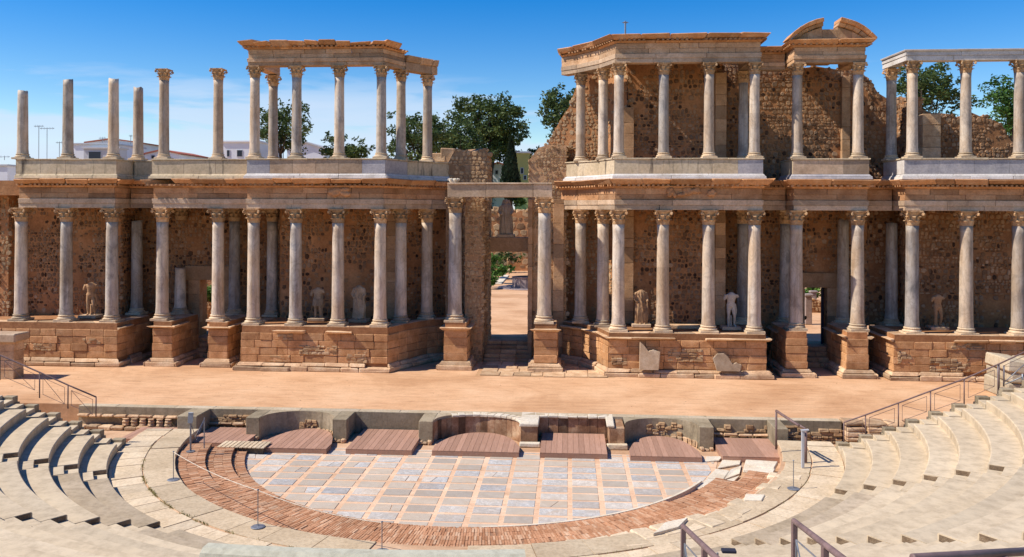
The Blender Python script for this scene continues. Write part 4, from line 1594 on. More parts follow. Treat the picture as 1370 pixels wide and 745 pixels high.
# dressed pilaster strips on the doorway walls
for px, w, z1, lab in ((612, 0.3, 9.2, None), (709, 0.25, 9.2, None), (747, 0.6, 9.2, None)):
    x = X4(px, 47.8)
    rng = random.Random(px)
    t = thing('pilaster', {632: 'narrow dressed pilaster on the left jamb wall of the central doorway', 612: 'slim pilaster behind the left veined column of the central doorway',
                           709: 'slim pilaster at the right jamb of the central doorway', 747: 'dressed pilaster on the wall right of the central doorway'}[px], 'pilaster', (x, 47.8, 0), 'flat pilasters on the walls')
    z = 0.0
    while z < z1 - 0.05:
        h = min(rng.uniform(0.6, 1.3), z1 - z)
        block('block', x - w / 2, x + w / 2, 47.66, 47.92, z, z + h - 0.006, 'sandwall', t, 0.008, 0.015, rng)
        z += h
# wall rising in ruins up to the right block's upper storey, the rear of the right exedra
xe0, xe1 = X4(724, 49.4), X4(838, 47.2)
u = lambda px, Y=48.6: X4(px, Y) - xe0
rubble_wall('rubble_wall', 'tall sunlit rubble wall climbing in ruined steps right of the central doorway', 'wall',
            [(xe0, 49.4), (X4(805, 48.7), 48.7), (xe1, 47.25)], 0.9,
            [(0, 11.6), (u(729), 12.6), (u(737), 12.9), (u(748), 14.0), (u(757), 14.4), (u(758), 14.4), (u(768), 15.6), (u(776), 16.5), (u(786), 16.9), (40, 16.9)], 0.9, 6, mat='rubble_pale', cell=0.25, crumble=0.45, group='rubble back walls')
xg, xh = X4(966, 47.2), X4(1160, 48.9)
d0 = X4(835, 47.2)
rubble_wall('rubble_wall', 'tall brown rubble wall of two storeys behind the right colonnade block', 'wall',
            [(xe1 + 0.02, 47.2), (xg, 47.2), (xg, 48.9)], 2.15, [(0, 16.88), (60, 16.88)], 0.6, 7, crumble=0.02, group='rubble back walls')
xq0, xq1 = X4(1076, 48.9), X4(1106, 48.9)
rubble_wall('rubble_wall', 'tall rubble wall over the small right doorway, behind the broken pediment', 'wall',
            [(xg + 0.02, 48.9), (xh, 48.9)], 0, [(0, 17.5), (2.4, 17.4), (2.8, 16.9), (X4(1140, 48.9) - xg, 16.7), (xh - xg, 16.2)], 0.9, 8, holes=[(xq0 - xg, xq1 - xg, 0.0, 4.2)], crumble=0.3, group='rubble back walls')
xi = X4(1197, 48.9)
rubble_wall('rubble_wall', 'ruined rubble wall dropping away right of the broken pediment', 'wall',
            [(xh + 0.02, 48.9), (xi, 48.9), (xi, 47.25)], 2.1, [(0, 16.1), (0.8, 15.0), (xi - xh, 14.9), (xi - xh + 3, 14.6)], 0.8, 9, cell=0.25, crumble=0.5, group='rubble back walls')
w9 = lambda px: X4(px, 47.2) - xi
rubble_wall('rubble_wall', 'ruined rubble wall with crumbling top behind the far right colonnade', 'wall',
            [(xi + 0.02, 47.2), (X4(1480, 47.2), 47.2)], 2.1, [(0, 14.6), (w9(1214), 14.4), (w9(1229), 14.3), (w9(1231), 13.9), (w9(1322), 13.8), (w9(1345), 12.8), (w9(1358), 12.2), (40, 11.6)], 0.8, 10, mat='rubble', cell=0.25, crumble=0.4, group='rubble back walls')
x = X4(1239, 46.9)
t = thing('buttress', 'pale dressed stone buttress on the ruined wall behind the far right upper columns', 'buttress', (x, 46.9, 10.2))
for k in range(6):
    block('block', x - 0.5, x + 0.45, 46.2, 47.19, 10.2 + k * 0.6, 10.2 + k * 0.6 + 0.59, 'podium_pale', t, 0.012, 0.02)
x0 = X4(-45, 43.5)
rubble_wall('rubble_wall', 'sunlit rubble pier at the left edge of the stage building', 'wall', [(x0, 46.2), (X4(11, 46.2), 46.2), (X4(11, 46.2), 47.05)], 0, [(0, 9.85), (60, 9.85)], 0.6, 12, mat='rubble_pale', crumble=0.1, group='rubble back walls')
# dressed piers on the shaded walls
for (px, Y, w, z0, z1, lab) in ((527, 46.95, 0.75, 2.36, 8.6, 'dressed sandy pier beside the draped headless statue'), (838, 47.05, 0.75, 2.26, 8.6, 'sunlit dressed pier left of the veiled statue in the right colonnade'),
                                (963, 47.05, 0.55, 2.26, 8.6, 'tall square pier behind the right colonnade, left of the white torso statue'),
                                (839, 47.0, 0.65, 11.3, 14.3, 'short sunlit pier in the upper storey beside a dark doorway'), (963, 47.05, 0.6, 11.3, 16.2, 'tall square pier in the upper storey beside the dark gap'),
                                (1130, 48.75, 0.45, 11.3, 16.2, 'narrow sunlit pier in the upper storey under the broken pediment')):
    x = X4(px, Y)
    t = thing('wall_pier', lab, 'pier', (x, Y, z0), 'dressed piers on the back walls')
    rng = random.Random(px)
    z = z0
    while z < z1 - 0.05:
        h = min(rng.uniform(0.5, 0.9), z1 - z)
        block('block', x - w / 2, x + w / 2, Y - 0.15, Y + 0.15, z, z + h - 0.006, 'sandwall', t, 0.008, 0.015, rng)
        z += h

xw0, xw1 = X4(622, 46.75), X4(645, 46.75)
rubble_wall('wing_wall', 'rubble wing wall behind the left veined column, shading the central steps', 'wall', [(xw0, 46.75), (xw1, 46.75), (xw1, 47.88)], 0, [(0, 9.22), (9, 9.22)], 0.7, 61, crumble=0.02, mat='rubble_pale', core='sandwall', group='ruined wall stumps of the central doorway')

# ---- doorways: lintels, jambs, steps, dark door
def doorway(label, xa, xb_d, Yw, ztop, lint_w, seed):
    rng = random.Random(seed)
    t = thing('doorway', label, 'doorway', ((xa + xb_d) / 2, Yw, 0))
    block('lintel', xa - lint_w, xb_d + lint_w, Yw - 0.14, Yw + 0.6, ztop, ztop + 0.85, 'sandwall', t, 0.006, 0.02, rng)
    for s, x in ((-1, xa), (1, xb_d)):
        z = 0.9
        while z < ztop - 0.05:
            h = min(0.85, ztop - z)
            xo = sorted((x, x + s * 0.7))
            block('jamb_block', xo[0], xo[1], Yw - 0.12, Yw + 0.3, z, z + h - 0.006, 'sandwall', t, 0.006, 0.015, rng)
            z += h
    return t


doorway('small left doorway with a pale lintel and stone jambs', xh0, xh1, 48.9, 4.3, 0.9, 1)
doorway('small right doorway with a pale lintel and stone jambs', xq0, xq1, 48.9, 4.2, 0.9, 2)


def steps(label, xa, xb_d, ys, z1, n, depth, seed):
    rng = random.Random(seed)
    t = thing('steps', label, 'steps', ((xa + xb_d) / 2, ys, 0), 'stone steps up to the doorways')
    for k in range(n):
        m_ = 3
        for q in range(m_):
            w = (xb_d - xa) / m_
            block('step_stone', xa + q * w + .006, xa + (q + 1) * w - .006, ys + k * depth, ys + (k + 1) * depth + 0.12, 0.0 if k == 0 else (z1 / n) * k - 0.02, z1 / n * (k + 1), 'sandwall', t, 0.014, 0.03, rng)
    block('landing', xa, xb_d, ys + n * depth + 0.13, 50.3, 0, z1 - 0.004, 'sandwall', t, 0.0, 0.02, rng)
    return t


steps('flight of stone steps to the small left doorway', X4(236, 47), X4(291, 47), 46.9, 0.95, 4, 0.38, 1)
steps('wide dark flight of steps in the central doorway', X4(645, 46.75) + 0.06, X4(712, 47.6), 46.9, 0.96, 5, 0.38, 2)
steps('flight of stone steps to the small right doorway', X4(1080, 47), X4(1131, 47), 46.9, 0.95, 4, 0.38, 3)
t = thing('door_leaf', 'dark wooden door leaf standing open in the small right doorway', 'door', (xq1, 49.2, 0.95))
for k in range(4):
    block('board', xq1 - 0.26 + k * 0.06, xq1 - 0.26 + (k + 1) * 0.06 - .004, 49.0 + k * 0.12, 49.06 + k * 0.12 + 0.1, 0.96, 4.15, 'darkcloth', t, 0.0, 0.006)
# paving flags before the central doorway
pv = tag(sheet('threshold_paving', X4(640, 44.4), X4(822, 43.4), 43.0, 46.9, 0.004, 'sandwall'), kind='structure')
rng = random.Random(5)
xa = X4(645, 43.8)
for j in range(4):
    x = xa + rng.uniform(-0.3, 0.1)
    while x < X4(806, 43.8):
        w = rng.uniform(0.6, 1.2)
        y0 = 43.05 + j * 0.95 + (rng.uniform(-0.12, 0.1) if j == 0 else 0)
        block('flagstone', x, x + w - 0.03, y0, 43.05 + (j + 1) * 0.95 - 0.03, 0.005, 0.05 + rng.uniform(-.01, .01), 'podium_pale', pv, 0.015, 0.02, rng)
        x += w

# ---- lower columns
LOW = 'columns of the lower colonnade'
for px, Y, mat, seed, lab in (
        (28.6, 44.5, 'shaft', 0, 'leftmost lower column, in shade at the left end of the stage building'),
        (89, 44.5, 'shaft_blue', 1, 'second lower column from the left, dark blue grey shaft in shade'),
        (150, 44.5, 'shaft_blue', 2, 'lower column with a sunlit left edge standing at the corner of the far left podium'),
        (217.5, 44.85, 'shaft', 3, 'lower column on the pedestal left of the small left doorway'),
        (292, 44.85, 'shaft', 0, 'lower column on the pedestal right of the small left doorway'),
        (339.5, 44.15, 'shaft', 1, 'lower column at the left corner of the podium left of the central doorway'),
        (396, 44.15, 'shaft_blue', 2, 'lower column left of the cuirassed statue with spear'),
        (452.5, 44.15, 'shaft', 3, 'lower column between the two statues left of the central doorway'),
        (509, 44.15, 'shaft', 0, 'lower column right of the draped headless statue with hand on hip'),
        (536.5, 45.85, 'shaft', 1, 'lower column on the curve, nearer of the two set back left of the central doorway'),
        (571.5, 47.4, 'shaft', 2, 'lower column farthest back on the curve left of the central doorway'),
        (777, 47.3, 'shaft', 3, 'lower column farthest back on the curve right of the central doorway'),
        (807, 45.85, 'shaft', 0, 'lower column on the curve just left of the right podium corner column'),
        (827.5, 44.15, 'shaft', 1, 'lower column at the left corner of the right podium, fully sunlit'),
        (887, 44.15, 'shaft', 2, 'lower column right of the veiled statue in the right colonnade'),
        (948, 44.15, 'shaft', 3, 'lower column left of the white torso statue'),
        (1009.5, 44.15, 'shaft', 0, 'lower column right of the white torso statue'),
        (1065.5, 44.8, 'shaft', 1, 'lower column on the pedestal left of the small right doorway'),
        (1147.5, 44.8, 'shaft', 2, 'lower column on the pedestal right of the small right doorway'),
        (1220.5, 44.5, 'shaft_blue', 3, 'bright bluish sunlit lower column at the corner of the far right podium'),
        (1293, 44.5, 'shaft', 0, 'lower column with a ragged sunlit strip, second from the right edge'),
        (1363, 44.5, 'shaft', 1, 'lower column cut by the right edge of the view')):
    zb = 2.35 if px < 600 else 2.25
    if px in (217.5, 292):
        zb = 2.42
    if px in (1065.5, 1147.5):
        zb = 2.35
    column(px, Y, zb, 8.6, 0.335, lab, LOW, True, mat, seed)
REAR = 'rear columns in the door recesses'
column(183.3, 47.75, 2.35, 7.85, 0.33, 'rear column without capital left of the small left doorway', REAR, False, 'shaft_blue', 1)
column(241.5, 48.2, 2.35, 5.05, 0.33, 'broken column stump beside the jamb of the small left doorway', REAR, False, 'shaft', 2)
column(314, 48.0, 2.35, 8.6, 0.33, 'shaded rear column with capital right of the small left doorway', REAR, True, 'shaft_blue', 3)
column(364.5, 47.6, 2.35, 8.6, 0.33, 'shaded rear column behind the corner of the podium left of the central doorway', REAR, True, 'shaft_blue', 0)
column(994, 47.7, 2.25, 8.6, 0.33, 'shaded rear column behind the right corner column of the right podium', REAR, True, 'shaft_blue', 1)
column(1051, 48.0, 2.25, 8.6, 0.33, 'shaded rear column left of the small right doorway', REAR, True, 'shaft_blue', 2)
column(1128, 48.0, 2.25, 8.05, 0.33, 'rear column without capital right of the small right doorway', REAR, False, 'shaft_blue', 3)
column(1193, 47.8, 2.25, 7.9, 0.33, 'rear column without capital close to the far right podium', REAR, False, 'shaft_blue', 0)
# plinth walls that carry the rear columns
for px, Y, w, lab in ((183.3, 47.75, 1.2, 'low masonry bench under the rear column left of the small left doorway'), (241.5, 48.1, 1.0, 'low masonry bench under the broken column stump'),
                      (314, 48.0, 1.2, 'low masonry bench under the rear column right of the small left doorway'), (1051, 48.0, 1.2, 'low masonry bench under the rear column left of the small right doorway'),
                      (1128, 48.0, 1.1, 'low masonry bench under the rear column right of the small right doorway'), (1193, 47.8, 1.2, 'low masonry bench under the rear column beside the far right podium')):
    x = X4(px, Y)
    tp = 2.35 if px < 600 else 2.25
    podium(lab, [(x - w / 2, 48.8), (x - w / 2, Y - 0.55), (x + w / 2, Y - 0.55), (x + w / 2, 48.8)], tp, int(px), 0.6, back=48.85, group='low benches under the rear columns', name='bench_wall', cat='bench wall')
    if tp < 0:
        pass
GATE = 'large columns of the central doorway'
column(609, 45.2, 2.5, 9.25, 0.37, 'large veined marble column left of the central doorway', GATE, True, 'shaft_blue', 1)
column(728.5, 45.05, 2.5, 9.25, 0.37, 'large blue and white marble column right of the central doorway', GATE, True, 'shaft_blue', 2)
xa = X4(241, 48.4)
o = child('capital', shared(('cap', 0.335, 1), lambda: capital_mesh(0.335 * 1.16, 0.335 * 2.3, 1), 'column_capital', 'capital', False), None, (xa, 48.5, 7.9))
tag(o, 'loose carved capital built into the wall above the broken column stump', 'capital')

# ---- lower entablatures
A5, A8, A1 = 44.5, 44.85, 44.15
xi0, xi1 = X4(150, A5), X4(327, A8)
entablature('lower entablature over the three leftmost columns', [(X4(29, A5), A5), (xi0, A5), (xi0, 46.9)], 8.6, 1)
entablature('lower entablature over the small left doorway', [(X4(215, A8), 46.9), (X4(215, A8), A8), (X4(339.5, 44.15) - 0.38, A8)], 8.6, 2)
entablature('short recessed entablature between the far left colonnade and the left doorway bay', [(xi0 + 0.37, 46.0), (X4(215, A8) - 0.37, 46.0)], 8.6, 21)
xj0, xj1 = X4(339.5, A1), X4(509.5, A1)
entablature('lower entablature over the podium left of the central doorway, curving back at its right end',
            [(xj0, 46.9), (xj0, A1), (xj1, A1), (X4(537, 45.85), 45.85), (X4(572, 47.4), 47.4), (X4(598, 48.4), 48.4)], 8.6, 3, cornice_skip=0.12)
xk0, xk1 = X4(827, A1), X4(1010, A1)
entablature('lower entablature over the right podium, sunlit where it curves back on the left',
            [(X4(752, 48.2), 48.2), (X4(777, 47.3), 47.3), (X4(806, 45.85), 45.85), (xk0, A1), (xk1, A1), (xk1, 46.9)], 8.6, 4, cornice_skip=0.0)
xm0, xm1 = X4(1067, A8), X4(1149.5, A8)
entablature('lower entablature over the small right doorway', [(xm0, 46.9), (xm0, A8), (xm1, A8), (xm1, 46.9)], 8.6, 5, cornice_skip=0.02)
xn0 = X4(1215, A5)
entablature('lower entablature over the far right columns', [(xn0, 46.9), (xn0, A5), (X4(1440, A5), A5)], 8.6, 6)
entablature('short recessed entablature between the right podium and the right doorway bay', [(xk1 + 0.37, 46.2), (xm0 - 0.37, 46.2)], 8.6, 22)
entablature('short recessed entablature between the right doorway bay and the far right columns', [(xm1 + 0.37, 46.0), (xn0 - 0.37, 46.0)], 8.6, 23)
# floor of the upper storey
for i, (a, b, ya) in enumerate(((X4(-60, A5), xi0 - 0.4, A5 + .36), (xi0 - 0.38, xj0 - 0.36, 46.36), (xj0 + 0.37, xj1 - 0.4, A1 + .36), (xj1 - 0.38, X4(595, 49), 48.0), (X4(757, 49), xk0 + 0.3, 47.8), (xk0 + 0.35, xk1 - 0.37, A1 + .36), (xk1 + 0.38, xn0 - 0.38, 46.56), (xn0 + 0.38, X4(1440, A5), A5 + 0.36))):
    mb = MB()
    hexa(mb, boxc(a, b, ya, 49.0, 9.3, 10.12), 0, 0)
    tag(mb.build('upper_floor', 'mortar'), kind='structure')
# the door bays' own floors
for a, b in ((X4(215, A8) + 0.37, X4(302, A8) - 0.2), (xm0 + 0.37, xm1 - 0.37)):
    mb = MB()
    hexa(mb, boxc(a, b, A8 + 0.36, 46.3, 9.3, 10.1), 0, 0)
    tag(mb.build('upper_floor', 'mortar'), kind='structure')

# central doorway beams
xa, xb4 = XP(600, 45.1, 255), XP(739, 45.1, 255)
t = thing('marble_beam', 'long pale marble beam over the two large columns of the central doorway', 'beam', ((xa + xb4) / 2, 45.1, 9.25))
cut3 = [xa, xa + (xb4 - xa) * 0.37, xa + (xb4 - xa) * 0.82, xb4]
for a, b in zip(cut3, cut3[1:]):
    block('beam_block', a + .004, b - .004, 44.75, 45.5, 9.25, 9.93, 'archi', t, 0.008, 0.02)
    block('beam_fillet', a + .004, b - .004, 44.68, 45.5, 9.934, 10.03, 'archi', t, 0.012, 0.02)
xa, xb4 = XP(645, 49.6, 327), XP(719, 49.6, 327)
tag(block('stone_lintel', xa, xb4, 49.3, 50.35, 6.1, 6.95, 'sandwall', None, 0.006, 0.02), 'plain stone lintel inside the central doorway, carrying the distant statue', 'lintel')

# ---- parapets (upper podiums)
def upper_podium(label, pts, seed, mats, off=0.36, top=11.3, group='upper podiums under the upper columns', mould='whitemoulding'):
    rng = random.Random(seed)
    t = thing('upper_podium', label, 'parapet', (pts[0][0], pts[0][1], 10.2), group)
    course(t, 'base_moulding', pts, 10.205, 10.36, off + 0.16, off + 0.13, 0.5, 2.6, mould, rng, 0.008, 0.02)
    course(t, 'base_moulding', pts, 10.364, 10.48, off + 0.10, off + 0.02, 0.5, 2.6, mould, rng, 0.006, 0.02)
    P, Mi = mitres(pts)
    for i in range(len(P) - 1):
        m_ = mats[i % len(mats)]
        if isinstance(m_, str):
            m_ = [m_]
        seg = len(m_)
        for q, mm in enumerate(m_):
            a, b = q / seg, (q + 1) / seg
            L = (P[i + 1] - P[i]).length
            g = 0.004 / L

            def at(tt, o):
                return (P[i] + Mi[i] * o).lerp(P[i + 1] + Mi[i + 1] * o, tt)
            A, B, C_, D = at(a + g, off), at(b - g, off), at(b - g, -0.5), at(a + g, -0.5)
            mb = MB()
            hexa(mb, [(p.x, p.y, 10.484) for p in (A, B, C_, D)] + [(p.x, p.y, top - 0.084) for p in (A, B, C_, D)], 0.003, 0.008, rng)
            mb.build('slab', mm, t)
    course(t, 'ledge_slab', pts, top - 0.08, top, off + 0.05, off + 0.06, 0.5, 1.9, 'plaster', rng, 0.012, 0.02)
    return t


upper_podium('cream plastered parapet under the three capless columns at the far left, streaked black', [(X4(22, A5) + 0.1, A5 + .1), (xi0, A5 + .1), (xi0, 47.0)], 1, [['plaster'] * 4, 'plaster'], mould='plaster')
upper_podium('cream parapet under the two free columns with capitals on the left', [(X4(214, A8), 47.0), (X4(214, A8), A8 + .1), (xj0 - 0.56, A8 + .1)], 2, ['plaster', ['plaster'] * 3], mould='plaster')
upper_podium('cream recessed parapet behind the left doorway bay corner', [(xi0 + 0.45, 46.3), (X4(214, A8) - 0.4, 46.3)], 3, ['plaster'], mould='plaster')
upper_podium('parapet of pale and blue grey marble slabs under the free standing upper colonnade', [(xj0, 47.0), (xj0, A1 + .2), (xj1 + .02, A1 + .2), (X4(538, 46.0), 46.0), (X4(573, 47.5), 47.5), (X4(606, 48.5), 48.5)], 4,
             ['plaster', ['bluemarble', 'archi', 'archi', 'archi', 'archi', 'bluemarble'], 'bluemarble', 'plaster', 'plaster'])
upper_podium('cream parapet under the right upper colonnade, sunlit where it curves back', [(X4(757, 48.4), 48.4), (X4(778, 47.5), 47.5), (X4(807, 46.0), 46.0), (xk0, A1 + .2), (xk1, A1 + .2), (xk1, 47.0)], 5,
             ['plaster', 'plaster', 'plaster', ['plaster', 'plaster', 'plaster', 'plaster', 'plaster', 'bluemarble'], 'plaster'])
upper_podium('pale parapet under the broken pediment', [(xm0, 47.0), (xm0, A8), (xm1, A8), (xm1, 47.0)], 6, ['plaster', ['archi', 'archi', 'archi'], 'plaster'], mould='bluemarble')
upper_podium('blue grey marble parapet at the far right with a white left flank', [(xn0, 47.0), (xn0, A5), (X4(1440, A5), A5)], 7, ['whitemoulding', ['bluemarble'] * 5])

# ---- upper columns
UP = 'columns of the upper colonnade'


def ztop(px, py, Y):
    return SV(px, py, Y)[1]


for px, Y, py, mat, seed, lab in (
        (30, 44.8, 122, 'shaft', 0, 'leftmost upper column, short grey shaft without capital'),
        (90.5, 44.8, 107, 'shaft_blue', 1, 'dark grey capless upper column, second from the left'),
        (151.5, 44.8, 106, 'shaft', 2, 'capless upper column at the corner of the far left parapet'),
        (184.5, 46.6, 118, 'shaft', 3, 'capless upper column set back in front of the white house')):
    column(px, Y, 11.3 if Y < 46 else 11.35, ztop(px, py, Y), 0.285, lab, UP, False, mat, seed)
for px, Y, mat, seed, lab in (
        (219, 45.0, 'shaft', 1, 'free upper column with capital standing left of its twin, nothing on top'),
        (291.5, 45.0, 'shaft', 2, 'free upper column with capital beside the roofed upper colonnade, nothing on top'),
        (340.5, 44.4, 'shaft', 3, 'upper column at the left end of the free standing upper colonnade'),
        (365, 47.2, 'shaft', 0, 'rear upper column in front of the leafy tree by the left end of free colonnade'),
        (396.5, 44.4, 'shaft_blue', 1, 'upper column right of the leafy tree in the free standing colonnade'),
        (453.5, 44.4, 'shaft', 2, 'upper column in front of the round dark tree in the free colonnade'),
        (509.7, 44.4, 'shaft_blue', 3, 'dark streaked upper column at the bend of the free colonnade'),
        (536, 46.0, 'shaft', 0, 'upper column just right of the bend of the free colonnade'),
        (571.5, 47.5, 'shaft', 1, 'upper column at the far right end of the free standing colonnade'),
        (776.5, 47.5, 'shaft', 2, 'upper column at the far left end of the right upper colonnade'),
        (806.5, 46.0, 'shaft', 3, 'upper column just left of the bend of the right upper colonnade'),
        (827.5, 44.4, 'shaft', 0, 'upper column at the bend of the right upper colonnade, beside the dark doorway'),
        (887.5, 44.4, 'shaft_blue', 1, 'upper column left of the middle of the right upper colonnade'),
        (948, 44.4, 'shaft', 2, 'upper column beside the square pier of the right upper colonnade'),
        (1009, 44.4, 'shaft', 3, 'upper column at the right end of the right upper colonnade, over blue marble'),
        (994, 47.0, 'shaft_blue', 0, 'shaded rear upper column close behind the right end of the right upper colonnade'),
        (1066, 44.85, 'shaft', 1, 'upper column under the left end of the broken pediment'),
        (1147.5, 44.85, 'shaft', 2, 'upper column under the right end of the broken pediment'),
        (1192, 46.6, 'shaft_blue', 3, 'rear upper column at the left end of the bare white architrave'),
        (1220, 44.5, 'shaft', 0, 'upper column at the corner of the bare white architrave'),
        (1291.5, 44.5, 'shaft', 1, 'upper column under the bare white architrave, in front of the far right tree'),
        (1363.5, 44.5, 'shaft', 2, 'upper column cut by the right edge of the view')):
    column(px, Y, 11.3, 16.3 if Y < 46.3 else 16.25, 0.275, lab, UP, True, mat, seed)

# ---- upper entablatures
UG = 'upper entablatures'
u0, u1 = XP(340.5, 44.4, 80), XP(510, 44.4, 80)
t = entablature('free standing upper entablature with broken cornice stones against the sky', [(u0, 47.5), (u0, 44.4), (u1, 44.4), (XP(537, 46, 80), 46.0)], 16.3, 31, 17.55, 0.08, UG, 'entab_top', 'entab_top', 0.13)
rng = random.Random(3)
t = thing('entablature', 'low broken right end of the free standing upper entablature', 'entablature', (XP(560, 47, 80), 47.0, 16.3), UG)
pts = [(XP(538, 46.05, 80), 46.06), (XP(572, 47.5, 80), 47.5), (XP(580, 47.9, 80), 47.9)]
course(t, 'architrave_block', pts, 16.3, 16.75, 0.33, 0.35, 0.34, 1.6, 'entab_top', rng, 0.012, 0.02)
course(t, 'cornice_block', pts, 16.754, 17.12, 0.36, 0.5, 0.34, 1.2, 'entab_top', rng, 0.03, 0.04, tilt=0.05)
v0, v1 = XP(827.5, 44.4, 80), XP(1009.5, 44.4, 80)
entablature('upper entablature over the right colonnade, its left wing bending back in sunlight', [(XP(755, 48.3, 80), 48.3), (XP(776.5, 47.5, 80), 47.5), (XP(806.5, 46.0, 80), 46.0), (v0, 44.4), (v1, 44.4), (v1, 47.0)], 16.3, 32, 17.75, 0.0, UG, 'archi', 'entab_top', 0.02)
mb = MB()
hexa(mb, boxc(v0 + 0.4, v1 - 0.4, 44.76, 47.9, 16.9, 17.3), 0, 0)
tag(mb.build('roof_slab', 'mortar'), kind='structure')
w0, w1 = XP(1067.5, 44.85, 80), XP(1149, 44.85, 80)
entablature('short recessed upper entablature left of the broken pediment', [(v1 + 0.33, 46.4), (w0 - 0.33, 46.4)], 16.2, 33, 17.4, 0.0, UG, 'archi', 'entab_top')
entablature('upper entablature carrying the broken pediment', [(w0, 47.2), (w0, 44.85), (w1, 44.85), (w1, 47.2)], 16.3, 34, 17.45, 0.05, UG, 'entab_top', 'entab_top', 0.03)
mb = MB()
hexa(mb, boxc(w0 + 0.4, w1 - 0.4, 45.2, 48.8, 16.85, 17.2), 0, 0)
tag(mb.build('roof_slab', 'mortar'), kind='structure')
# segmental pediment, broken in the middle
t = thing('broken_pediment', 'curved broken pediment, open in the middle, above the small right doorway', 'pediment', ((w0 + w1) / 2, 44.85, 17.45))
xc, hw, sag = (w0 + w1) / 2, (w1 - w0) / 2 + 0.66, 1.08
Rr = (hw * hw + sag * sag) / (2 * sag)
zc = 17.45 + sag - Rr
rng = random.Random(9)
th = math.asin(hw / Rr)
for s in (-1, 1):
    n = 5
    a_in = 0.15
    for k in range(n):
        a0 = s * (a_in + (th - a_in) * k / n)
        a1 = s * (a_in + (th - a_in) * (k + 1) / n)
        if s < 0:
            a0, a1 = a1, a0
        for (ra, rb, yo, nm, mm) in ((Rr - 0.14, Rr + 0.06, 0.62, 'raking_cornice', 'cornice'), (Rr - 0.32, Rr - 0.145, 0.38, 'raking_moulding', 'entab_top')):
            C8 = []
            for rr in (ra, rb):
                o_ = yo + (0.12 if rr == rb else 0)
                for (a, y) in ((a0, 44.85 - o_), (a1, 44.85 - o_), (a1, 45.3), (a0, 45.3)):
                    C8.append((xc + rr * math.sin(a), y, max(17.46, zc + rr * math.cos(a))))
            mb = MB()
            hexa(mb, C8, 0.015, 0.025, rng)
            mb.build(nm, mm, t)
nb = 5
for k in range(nb):
    xa = xc - hw * 0.86 + 2 * hw * 0.86 * k / nb
    xb4 = xc - hw * 0.86 + 2 * hw * 0.86 * (k + 1) / nb

    def zt_(x):
        return zc + math.sqrt(max(0, (Rr - 0.33) ** 2 - (x - xc) ** 2)) - 0.01
    za, zb4 = max(17.5, zt_(xa)), max(17.5, zt_(xb4))
    if k == 2:
        za = zb4 = za - 0.12
    mb = MB()
    hexa(mb, [(xa + .004, 44.62, 17.46), (xb4 - .004, 44.62, 17.46), (xb4 - .004, 45.25, 17.46), (xa + .004, 45.25, 17.46), (xa + .004, 44.62, za), (xb4 - .004, 44.62, zb4), (xb4 - .004, 45.25, zb4), (xa + .004, 45.25, za)], 0.004, 0.012, rng)
    mb.build('tympanum_block', 'entab_top', t)
# bare architrave at the far right
rng = random.Random(12)
y0_, y1_ = XP(1218, 44.5, 75), XP(1440, 44.5, 75)
pts = [(XP(1190, 46.7, 75), 47.0), (y0_ - .05, 44.5), (y1_, 44.5)]
t = thing('architrave_beam', 'bare white marble architrave resting on the far right upper columns', 'beam', (y0_, 44.5, 16.3))
course(t, 'beam_block', pts, 16.3, 16.55, 0.28, 0.28, 0.28, 2.9, 'whitemoulding', rng, 0.006, 0.015)
course(t, 'beam_block', pts, 16.554, 16.76, 0.31, 0.31, 0.28, 2.9, 'whitemoulding', rng, 0.006, 0.015)
course(t, 'beam_fillet', pts, 16.764, 16.86, 0.36, 0.40, 0.28, 2.9, 'whitemoulding', rng, 0.008, 0.015)


# ================================================================== STATUES AND FRAGMENTS
def remeshed(mb, name, mat, voxel, loc, parent=None):
    """Fuses overlapping volumes into one continuous surface."""
    me = mb.mesh(name, mat)
    o = bpy.data.objects.new(name, me)
    COL.objects.link(o)
    rm = o.modifiers.new('r', 'REMESH')
    rm.mode = 'VOXEL'
    rm.voxel_size = voxel
    sm = o.modifiers.new('s', 'SMOOTH')
    sm.factor, sm.iterations = 0.5, 3
    dg = bpy.context.evaluated_depsgraph_get()
    me2 = bpy.data.meshes.new_from_object(o.evaluated_get(dg))
    o.modifiers.clear()
    o.data = me2
    bpy.data.meshes.remove(me)
    me2.name = name
    me2.polygons.foreach_set('use_smooth', [True] * len(me2.polygons))
    if not me2.materials:
        me2.materials.append(M[mat])
    o.location = loc
    o.parent = parent
    return o


def ell(mb, c, rx, ry, rz, seg=12, rows=8):
    V, Fs = [], []
    for i in range(rows + 1):
        p = -math.pi / 2 + math.pi * i / rows
        for k in range(seg):
            t = 2 * math.pi * k / seg
            V.append((c[0] + rx * math.cos(p) * math.cos(t), c[1] + ry * math.cos(p) * math.sin(t), c[2] + rz * math.sin(p)))
    for i in range(rows):
        for k in range(seg):
            k2 = (k + 1) % seg
            Fs.append((i * seg + k, i * seg + k2, (i + 1) * seg + k2, (i + 1) * seg + k))
    mb.add(V, Fs)


def torso(mb, lean=0.0, z=0.0, w=1.0):
    rings_ = [(0.88, 0.17, 0.125), (0.97, 0.185, 0.13), (1.08, 0.155, 0.11), (1.2, 0.175, 0.12), (1.33, 0.21, 0.135), (1.43, 0.215, 0.125), (1.49, 0.12, 0.09), (1.53, 0.07, 0.07)]
    seg = 14
    V, Fs = [], []
    for i, (h, a, b) in enumerate(rings_):
        for k in range(seg):
            t = 2 * math.pi * k / seg
            V.append((lean * (h - 0.9) + a * w * math.cos(t), b * math.sin(t), z + h))
    for i in range(len(rings_) - 1):
        for k in range(seg):
            k2 = (k + 1) % seg
            Fs.append((i * seg + k, i * seg + k2, (i + 1) * seg + k2, (i + 1) * seg + k))
    Fs += [tuple(range(seg))[::-1], tuple((len(rings_) - 1) * seg + k for k in range(seg))]
    mb.add(V, Fs)


